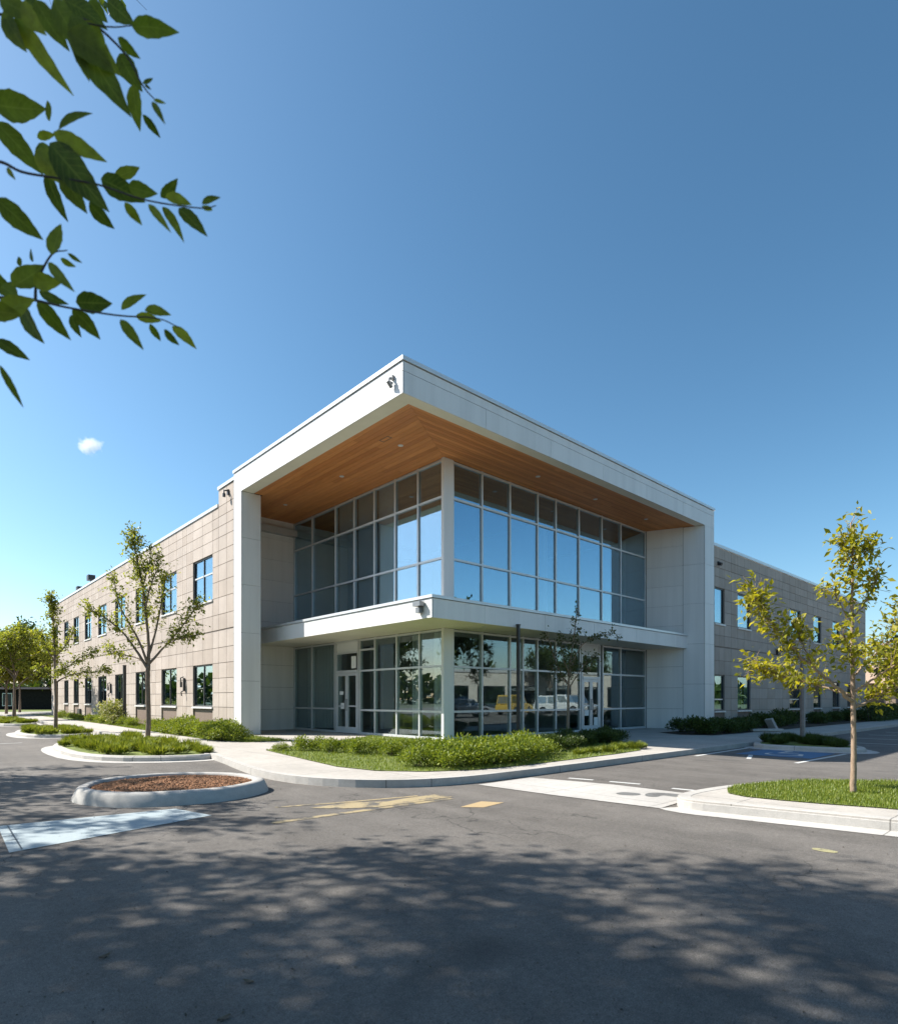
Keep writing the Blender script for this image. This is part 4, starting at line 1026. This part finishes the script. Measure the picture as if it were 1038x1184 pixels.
tree('shade_tree', 'dense shade tree at the left of the viewer, between the other shade trees', cam_xy(-10.0, 3.0),
     gen_limbs(11.5, 4.2, 4.3, 64, 15, 5, 22, 1.0, off=(.6, .1), cz=8.3, r0=.17), (.16, 16, .15), (MAT['bark_dark'], MAT['leaf_shade']), 64, 'shade trees beside the viewer')
tree('shade_tree', 'rounded shade tree on the far left next to the mulch island shadow', cam_xy(-15.6, 10.0),
     gen_limbs(9.0, 2.6, 3.2, 63, 11, 4, 18, 1.0, off=(.5, .2), cz=6.2, r0=.18), (.18, 15, .10), (MAT['bark_dark'], MAT['leaf_shade']), 63, 'shade trees beside the viewer')
# far-off wood closing the horizon all round
rw = np.random.RandomState(8); n = 26000
an = rw.uniform(0, 6.283, n); rd = rw.uniform(150, 190, n); top = 7+2.2*np.sin(an*23)+1.6*np.sin(an*57+1)+1.2*np.sin(an*131)
P = np.c_[rd*np.cos(an), rd*np.sin(an), top*rw.rand(n)**.7]
tris_object('far_wood', kites(P, rw.normal(0, 1, (n, 3)), rw.normal(0, 1, (n, 3)), rw.uniform(1.5, 3.2, n), rw.uniform(1.2, 2.2, n)), MAT['leaf_deep'], kind='stuff')

# ------------------------------------------------------------------ shrubs and low plants
def shrub_proto(name, seed, n, r, h, leaf, mat, spiky, flowers=0):
    rs = np.random.RandomState(seed); e = empty(name)
    if spiky:
        an = rs.rand(n)*6.283; q = np.sqrt(rs.rand(n))*r*.7
        P = np.c_[np.cos(an)*q, np.sin(an)*q, rs.rand(n)*h*.35]
        D = np.c_[np.cos(an)*rs.uniform(.05, .8, n), np.sin(an)*rs.uniform(.05, .8, n), rs.uniform(.5, 1.1, n)]+rs.normal(0, .2, (n, 3))
        L = h*rs.uniform(.4, .85, n); W = rs.uniform(.014, .03, n); N = np.c_[np.cos(an), np.sin(an), np.full(n, .3)]
    else:
        k = 22; ca = rs.rand(k)*6.283; cq = np.sqrt(rs.rand(k))*r*.72; cx, cy = np.cos(ca)*cq, np.sin(ca)*cq
        cz = h*(.35+.55*rs.rand(k))*(1-.5*(cq/r)**2)
        i = rs.randint(0, k, n); v = unit(rs.normal(0, 1, (n, 3))); rad = (.20*rs.rand(n)**.45)[:, None]*r/.5
        P = np.c_[cx[i], cy[i], cz[i]]+v*rad*np.array([1, 1, .85]); P[:, 2] = np.maximum(P[:, 2], .01)
        D = v+rs.normal(0, .45, (n, 3))+np.array([0, 0, .55]); L = leaf*rs.uniform(.55, 1.25, n); W = L*rs.uniform(.38, .55, n); N = rs.normal(0, .6, (n, 3))+UP*.6
    tris_object('foliage', kites(P, D, N, L, W, .15), mat, e)
    b = MB()
    for k in range(9):
        a = k*2.4; q = r*.45*((k+1)/9)**.5
        b.tube([(q*.2*math.cos(a), q*.2*math.sin(a), -.03), (q*.6*math.cos(a), q*.6*math.sin(a), h*.3), (q*math.cos(a), q*math.sin(a), h*.6)], [.010, .007, .003], 4, False)
    b.build('stem', MAT['bark_dark'], e, recalc=False)
    if flowers:
        m = flowers; i = rs.randint(0, len(P), m)
        tris_object('flowers', kites(P[i]*1.06+rs.normal(0, .02, (m, 3)), rs.normal(0, 1, (m, 3)), rs.normal(0, 1, (m, 3))+UP, np.full(m, .07), np.full(m, .06)), MAT['flower'], e)
    return e
proto = {}
def plant(kind, x, y, z, s, label, group, name='shrub', cat='shrub'):
    v = random.randint(0, 2); key = (kind, v)
    if key not in proto:
        sd = 100+len(proto)
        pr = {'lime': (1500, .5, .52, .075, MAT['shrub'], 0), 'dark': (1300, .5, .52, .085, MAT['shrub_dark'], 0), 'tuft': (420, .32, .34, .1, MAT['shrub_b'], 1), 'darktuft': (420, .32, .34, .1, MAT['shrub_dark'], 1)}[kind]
        o = shrub_proto(name, sd, *pr); proto[key] = o
    else: o = copy_tree(proto[key])
    o.name = name
    o.location = (x, y, z); o.rotation_euler = (0, 0, random.uniform(0, 6.28)); o.scale = (s*random.uniform(.92, 1.1), s*random.uniform(.92, 1.1), s*random.uniform(.88, 1.12))
    tag(o, label, cat, group); return o
rs = random.Random(9)
# clumps along the left wing
for i in range(20):
    y = 3.9+i*.36+rs.uniform(-.15, .15); x = -4.55+rs.uniform(-.35, .55)-(.15 if y < 6 else 0)
    plant('lime', x, y, .01, rs.uniform(.75, 1.05), 'lime green shrub in the dense bed beside the foot of the left pier', 'shrubs by the left pier')
for i in range(24):
    y = 11.5+i*1.0+rs.uniform(-.3, .3)
    if abs(y-19.4) < .9: continue
    plant('lime', -4.0+rs.uniform(-.35, .25), y, .01, rs.uniform(.55, .8), 'low lime green shrub in the strip along the foot of the left wing wall', 'shrubs along the left wing')
fs = shrub_proto('flowering_shrub', 77, 2600, .85, 1.15, .09, MAT['shrub_b'], 0, 1500); fs.location = (-4.35, 19.4, 0)
tag(fs, 'rounded shrub covered in cream blossom against the left wing wall', 'shrub')
# corner bed
row = [(-5.35, -.05, .6), (-5.0, -.45, .85), (-4.7, -.75, .9), (-4.75, -1.3, .9), (-4.35, -1.55, .95), (-4.5, -2.1, .95), (-4.05, -2.3, .95), (-4.2, -2.9, 1.0), (-3.75, -2.75, 1.0), (-3.9, -3.5, .95), (-3.4, -3.2, .95), (-3.5, -3.9, .9)]
for x, y, s in row: plant('lime', x, y, .01, s*.66, 'lime green shrub in the diagonal row on the corner lawn before the entrance door', 'shrubs in the row before the entrance')
big = [(-5.15, -5.0, 1.0), (-4.75, -5.45, 1.1), (-4.55, -4.95, 1.1), (-4.25, -5.6, 1.1), (-4.05, -5.1, 1.15), (-3.75, -5.65, 1.1), (-3.55, -5.15, 1.1), (-3.25, -5.6, 1.05), (-3.05, -5.1, 1.1), (-2.7, -5.5, 1.0), (-2.5, -5.0, 1.1), (-2.15, -5.3, .95), (-2.0, -4.8, 1.1), (-1.6, -4.6, 1.0), (-1.4, -5.0, .85)]
for x, y, s in big: plant('lime', x, y, .01, s*.78, 'bright bushy shrub in the large clump at the front corner of the lawn', 'shrubs in the front corner clump')
for i in range(22):
    f = i/21; x = -.6+f*4.4+rs.uniform(-.3, .3); y = -4.2+f*.9+rs.uniform(-.55, .45)
    if x > 1.8 and y < -4.6: y = -4.3
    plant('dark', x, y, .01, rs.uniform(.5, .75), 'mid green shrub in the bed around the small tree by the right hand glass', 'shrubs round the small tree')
for i in range(9): plant('tuft', -.9+.34*i+rs.uniform(-.1, .1), -5.45+rs.uniform(-.2, .2), .0, rs.uniform(.45, .7), 'short bright grassy tuft along the right front edge of the corner lawn', 'tufts on the corner lawn edge', 'grass_tuft', 'plant')
# right bed
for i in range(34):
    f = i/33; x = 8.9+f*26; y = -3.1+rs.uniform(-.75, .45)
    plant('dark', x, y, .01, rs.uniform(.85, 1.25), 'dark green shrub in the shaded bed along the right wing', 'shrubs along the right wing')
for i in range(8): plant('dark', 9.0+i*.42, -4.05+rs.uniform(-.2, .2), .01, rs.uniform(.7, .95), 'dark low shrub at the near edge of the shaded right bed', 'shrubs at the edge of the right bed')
# islands
for poly, n, z in (([(-6.75, .7), (-7.5, .55), (-8.85, 1.8), (-8.9, 5.4), (-8.4, 7.2), (-6.75, 7.6)], 64, -.01), ([(-6.95, 11.6), (-8.4, 11.9), (-8.7, 14.2), (-8.3, 16.8), (-6.85, 17)], 34, -.01), ([(-6.8, 24), (-8.3, 24.6), (-8.4, 30), (-7.8, 33.5), (-6.7, 33.5)], 34, -.01), ([(5.75, -6.8), (5.7, -8.1), (6.0, -9.05), (6.5, -9.0), (8.2, -7.4), (8.5, -6.85)], 30, -.01)):
    k = 0; which = poly[0][0]
    lab, grp, kd = {-6.75: ('grassy green tuft in the island under the tallest left tree', 'tufts under the tallest left tree', 'tuft'), -6.95: ('grassy green tuft in the second left island', 'tufts in the second island', 'tuft'),
               -6.8: ('grassy green tuft in the farthest left island', 'tufts in the farthest island', 'tuft'), 5.75: ('dark grassy tuft in the island around the twin post', 'tufts round the twin post', 'darktuft')}[which]
    xs = [p[0] for p in poly]; ys = [p[1] for p in poly]
    while k < n:
        x, y = rs.uniform(min(xs), max(xs)), rs.uniform(min(ys), max(ys))
        if in_poly(np.array([[x, y]]), poly)[0]:
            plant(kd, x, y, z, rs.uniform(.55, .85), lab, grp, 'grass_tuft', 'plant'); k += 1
# clipped hedge past the right wing
e = empty('hedge', (33.5, -4.6, 0), 0, 'long dark clipped hedge past the right hand lot', 'hedge')
rsn = np.random.RandomState(4); n = 9000
P = rsn.uniform((-5.5, -.55, .02), (6.0, .55, .95), (n, 3)); D = rsn.normal(0, 1, (n, 3))+UP*.4
tris_object('foliage', kites(P, D, rsn.normal(0, 1, (n, 3))+UP*.5, rsn.uniform(.07, .14, n), rsn.uniform(.04, .07, n)), MAT['shrub_dark'], e)
b = MB()
for i in range(22): b.tube([(-5.4+i*.52, 0, -.02), (-5.35+i*.52, .1, .8)], [.02, .008], 5, False)
b.build('stem', MAT['bark_dark'], e, recalc=False)
# pale slabs lying in the right bed
def slab(loc, dims, rot, label):
    b = MB(); b.box(-dims[0]/2, dims[0]/2, -dims[1]/2, dims[1]/2, 0, dims[2]); o = b.build('stone_slab', MAT['rim'], bevel=.02)
    o.location = loc; o.rotation_euler = rot; return tag(o, label, 'stone')
slab((12.4, -4.75, .02), (1.3, .3, .10), (0, 0, R(-35)), 'pale flat stone slab lying in the right hand bed')
slab((13.3, -4.75, .0), (.12, .34, .55), (R(-8), R(-28), R(-20)), 'pale upright stone slab leaning at the edge of the right hand bed')
# grit and crumbs of leaf litter scattered on the asphalt
rg = np.random.RandomState(12); n = 1500
yy = 2.0+10*rg.rand(n)**1.6; xx = rg.uniform(-.8, .8, n)*yy
P = np.c_[CAM[0]+xx*DR[0]+yy*DF[0], CAM[1]+xx*DR[1]+yy*DF[1], np.full(n, ROAD+.003)]
ok = (P[:, 0] < -5.6) & (((P[:, 0]+9.2)**2+(P[:, 1]+4.3)**2) > 2.2)
ok |= (P[:, 0] < -5.0) & (P[:, 1] < -9.6)
P = P[ok]; n = len(P); D = rg.normal(0, 1, (n, 3)); D[:, 2] = .15
tris_object('grit', kites(P, D, rg.normal(0, .3, (n, 3))+UP, rg.uniform(.006, .02, n), rg.uniform(.005, .012, n), .5), simple('grit_stone', (.20, .17, .13), .9, .5, 12, island=.75), kind='stuff')
# fallen leaves on the asphalt
lm = simple('dry_leaf', (.14, .10, .06), .7, .3, 30)
for (x, y, r_, lab) in ((-11.36, -9.91, .4, 'pale dry leaf lying on the shaded asphalt, farthest left of the fallen leaves'), (-10.92, -10.70, 2.0, 'dark curled leaf lying on the shaded asphalt near the middle'), (-11.14, -10.95, 3.3, 'thin pale curled leaf nearest the viewer on the asphalt')):
    b = MB(); m = 8
    for i in range(m+1):
        q = i/m; hw = .015*math.sin(math.pi*min(.98, max(.02, q)))**.8; z = .003+.010*abs(q-.5)
        b.v += [(-.032+.064*q, -hw, z+.006), (-.032+.064*q, 0, z), (-.032+.064*q, hw, z+.007)]
    for i in range(m): k = i*3; b.f += [(k, k+3, k+4, k+1), (k+1, k+4, k+5, k+2)]
    o = b.build('fallen_leaf', lm, smooth=True, recalc=False); o.location = (x, y, ROAD); o.rotation_euler = (0, 0, r_); tag(o, lab, 'leaf', 'fallen leaves on the asphalt')

# ------------------------------------------------------------------ other buildings
def shed(name, loc, rz, w_, d_, h, wall, roofm, label, ops=(), roof_h=1.2):
    e = empty(name, loc, rz, label, 'building')
    b = MB(); b.box(-w_/2, w_/2, -d_/2, d_/2, 0, h); b.build('wall', wall, e)
    b = MB(); o = .5
    if roof_h:
        b.hexa([(-w_/2-o, -d_/2-o, h+.002), (w_/2+o, -d_/2-o, h+.002), (w_/2+o, d_/2+o, h+.002), (-w_/2-o, d_/2+o, h+.002)],
               [(-w_/2+d_*.3, -.2, h+roof_h), (w_/2-d_*.3, -.2, h+roof_h), (w_/2-d_*.3, .2, h+roof_h), (-w_/2+d_*.3, .2, h+roof_h)])
    else: b.box(-w_/2-.1, w_/2+.1, -d_/2-.1, d_/2+.1, h+.002, h+.3)
    b.build('roof', roofm, e)
    for (x0, x1, z0, z1, gm, fm) in ops:
        b = MB(); b.box(x0-.1, x1+.1, -d_/2-.05, -d_/2-.002, z0-.1, z1+.1); f = b.build('window', fm, e)
        b = MB(); b.box(x0, x1, -d_/2-.07, -d_/2-.055, z0, z1); b.build('pane', gm, f)
    return e
dk = simple('dark_timber', (.022, .020, .020), .9, .3, 4, spec=.05)
shed('dark_shed', (-3.5, 91, -.12), -TH, 44, 9, 2.7, dk, dk, 'long dark low building behind the trees at the far left', [(6.0, 7.1, .6, 2.1, MAT['black'], MAT['white']), (-6, -5, .6, 2.1, MAT['black'], dk)], .35)
tanw = simple('tan_stucco', (.42, .32, .23), .85, .1, 3); tanr = simple('tan_shingle', (.40, .29, .21), .9, .15, 5)
shed('low_building', (64, -2.5, -.12), R(-68), 26, 12, 2.9, tanw, tanr, 'low tan building with wide hipped roof far behind the right hand hedge',
     [(-11+i*3.2, -8.9+i*3.2, .5, 2.3, MAT['black'], MAT['bronze']) for i in range(7)], 2.2)
shed('strip_mall', (42, -43, -.12), R(197), 60, 14, 4.6, simple('pale_stucco', (.55, .5, .43), .85, .1, 2), MAT['roof'], 'pale low commercial building across the lot mirrored in the right hand glass',
     [(-27+i*5, -23.4+i*5, .4, 2.9, MAT['glass'], MAT['bronze']) for i in range(11)], 0)

# vehicles parked across the lot (mirrored in the right-hand glass)
def car(name, loc, rz, paint, label, cat, L=4.7, Wd=1.85, H=1.75, suv=True):
    e = empty(name, loc, rz, label, cat)
    hb = .95 if suv else .82
    prof = [(-L/2, .38), (-L/2+.06, hb-.1), (-L/2+.25, hb), (L/2-.95, hb), (L/2-.15, hb-.16), (L/2, hb-.34), (L/2, .38), (L/2-.15, .26), (-L/2+.1, .26)]
    b = MB(); k = len(prof); b.v = [(x, -Wd/2, z) for x, z in prof]+[(x, Wd/2, z) for x, z in prof]
    b.f = [tuple(range(k)), tuple(range(2*k-1, k-1, -1))]+[(i, (i+1) % k, k+(i+1) % k, k+i) for i in range(k)]
    b.build('body', paint, e, bevel=.05)
    xb, xf = -L/2+.12, L/2-1.25; i = .14
    tb, tf = (xb+.2, xf-.55) if suv else (xb+.75, xf-.75)
    if not suv: xb += .35
    b = MB(); b.hexa([(xb, -Wd/2+.05, hb-.02), (xf, -Wd/2+.05, hb-.02), (xf, Wd/2-.05, hb-.02), (xb, Wd/2-.05, hb-.02)], [(tb, -Wd/2+i, H), (tf, -Wd/2+i, H), (tf, Wd/2-i, H), (tb, Wd/2-i, H)])
    b.build('cabin', paint, e, bevel=.04)
    g = MB(); z0, z1 = hb+.06, H-.12
    def lerp(a, c, z): return a+(c-a)*(z-hb)/(H-hb)
    for sg in (-1, 1):
        for f0, f1 in ((.04, .32), (.36, .64), (.68, .95)):
            q = []
            for f, z in ((f0, z0), (f1, z0), (f1, z1), (f0, z1)):
                x = lerp(xb, tb, z)+(lerp(xf, tf, z)-lerp(xb, tb, z))*f; q.append((x, sg*(lerp(Wd/2-.05, Wd/2-i, z)+.006), z))
            g.quad(*q)
    for x0, x1, s in ((xf, tf, 1), (xb, tb, -1)):
        g.quad(*[(lerp(x0, x1, z)+s*.006, y*(lerp(Wd/2-.05, Wd/2-i, z)-.1), z) for z, y in ((z0, -1), (z0, 1), (z1, 1), (z1, -1))])
    g.build('windows', MAT['glass'], e, recalc=False)
    for x in (-L/2+.85, L/2-.95):
        for sg in (-1, 1):
            b = MB(); b.tube([(x, sg*(Wd/2-.2), .35), (x, sg*(Wd/2+.01), .35)], .35, 20); wv = b.build('wheel', MAT['black'], e)
            b = MB(); b.tube([(x, sg*(Wd/2+.01), .35), (x, sg*(Wd/2+.025), .35)], .2, 14); b.build('rim', MAT['grey'], wv)
    for sg in (-1, 1):
        b = MB(); b.box(L/2-.03, L/2+.012, sg*(Wd/2-.35)-.18, sg*(Wd/2-.35)+.18, hb-.36, hb-.24); b.build('headlight', MAT['lens'], e)
    return e
wp = simple('white_car_paint', (.75, .75, .74), .25, .02); sp_ = simple('silver_car_paint', (.42, .43, .45), .25, .02, metal=.4); yp = simple('ochre_car_paint', (.55, .36, .07), .3, .03)
car('parked_car', (34.5, -21.5, ROAD), R(70), wp, 'white parked sport utility vehicle across the lot', 'car')
car('parked_car', (29.0, -22.5, ROAD), R(-15), yp, 'ochre yellow parked wagon across the lot', 'car')
car('parked_car', (22.0, -21.8, ROAD), R(20), sp_, 'silver parked saloon across the lot', 'car', 4.6, 1.8, 1.42, False)
car('parked_car', (39.0, -23.0, ROAD), R(80), sp_, 'silver grey tall parked vehicle at the end of the row', 'car')

# ------------------------------------------------------------------ one small cloud
def cloud():
    d = 620; c = cam_xy(-.6015*d, d); z = 1.25+.424*d
    m, nt, out = new_mat('cloud_vapour')
    co = coords(nt); nz = noise(nt, co, .13, 6, .6)
    ln = nt.nodes.new('ShaderNodeVectorMath'); ln.operation = 'LENGTH'
    mp = nt.nodes.new('ShaderNodeMapping'); mp.inputs['Scale'].default_value = (1/17, 1/12, 1/10); nt.links.new(co, mp.inputs[0]); nt.links.new(mp.outputs[0], ln.inputs[0])
    f = math_(nt, 'SUBTRACT', math_(nt, 'MULTIPLY', nz, 1.9), ln.outputs['Value'])
    dn = math_(nt, 'MULTIPLY', math_(nt, 'SUBTRACT', f, .20, True), .28)
    v = nt.nodes.new('ShaderNodeVolumePrincipled'); v.inputs['Color'].default_value = (1, 1, 1, 1); v.inputs['Anisotropy'].default_value = 0
    nt.links.new(dn, v.inputs['Density']); nt.links.new(v.outputs[0], out.inputs['Volume'])
    bm = bmesh.new(); bmesh.ops.create_icosphere(bm, subdivisions=3, radius=1)
    for q in bm.verts: q.co = Vector((q.co.x*20, q.co.y*14, q.co.z*13))
    me = bpy.data.meshes.new('cloud'); bm.to_mesh(me); bm.free(); me.materials.append(m)
    o = bpy.data.objects.new('cloud', me); col.objects.link(o); o.location = (c[0], c[1], z); o.rotation_euler = (0, 0, -TH)
    tag(o, 'single small white cloud low in the blue sky at left', 'cloud')
cloud()
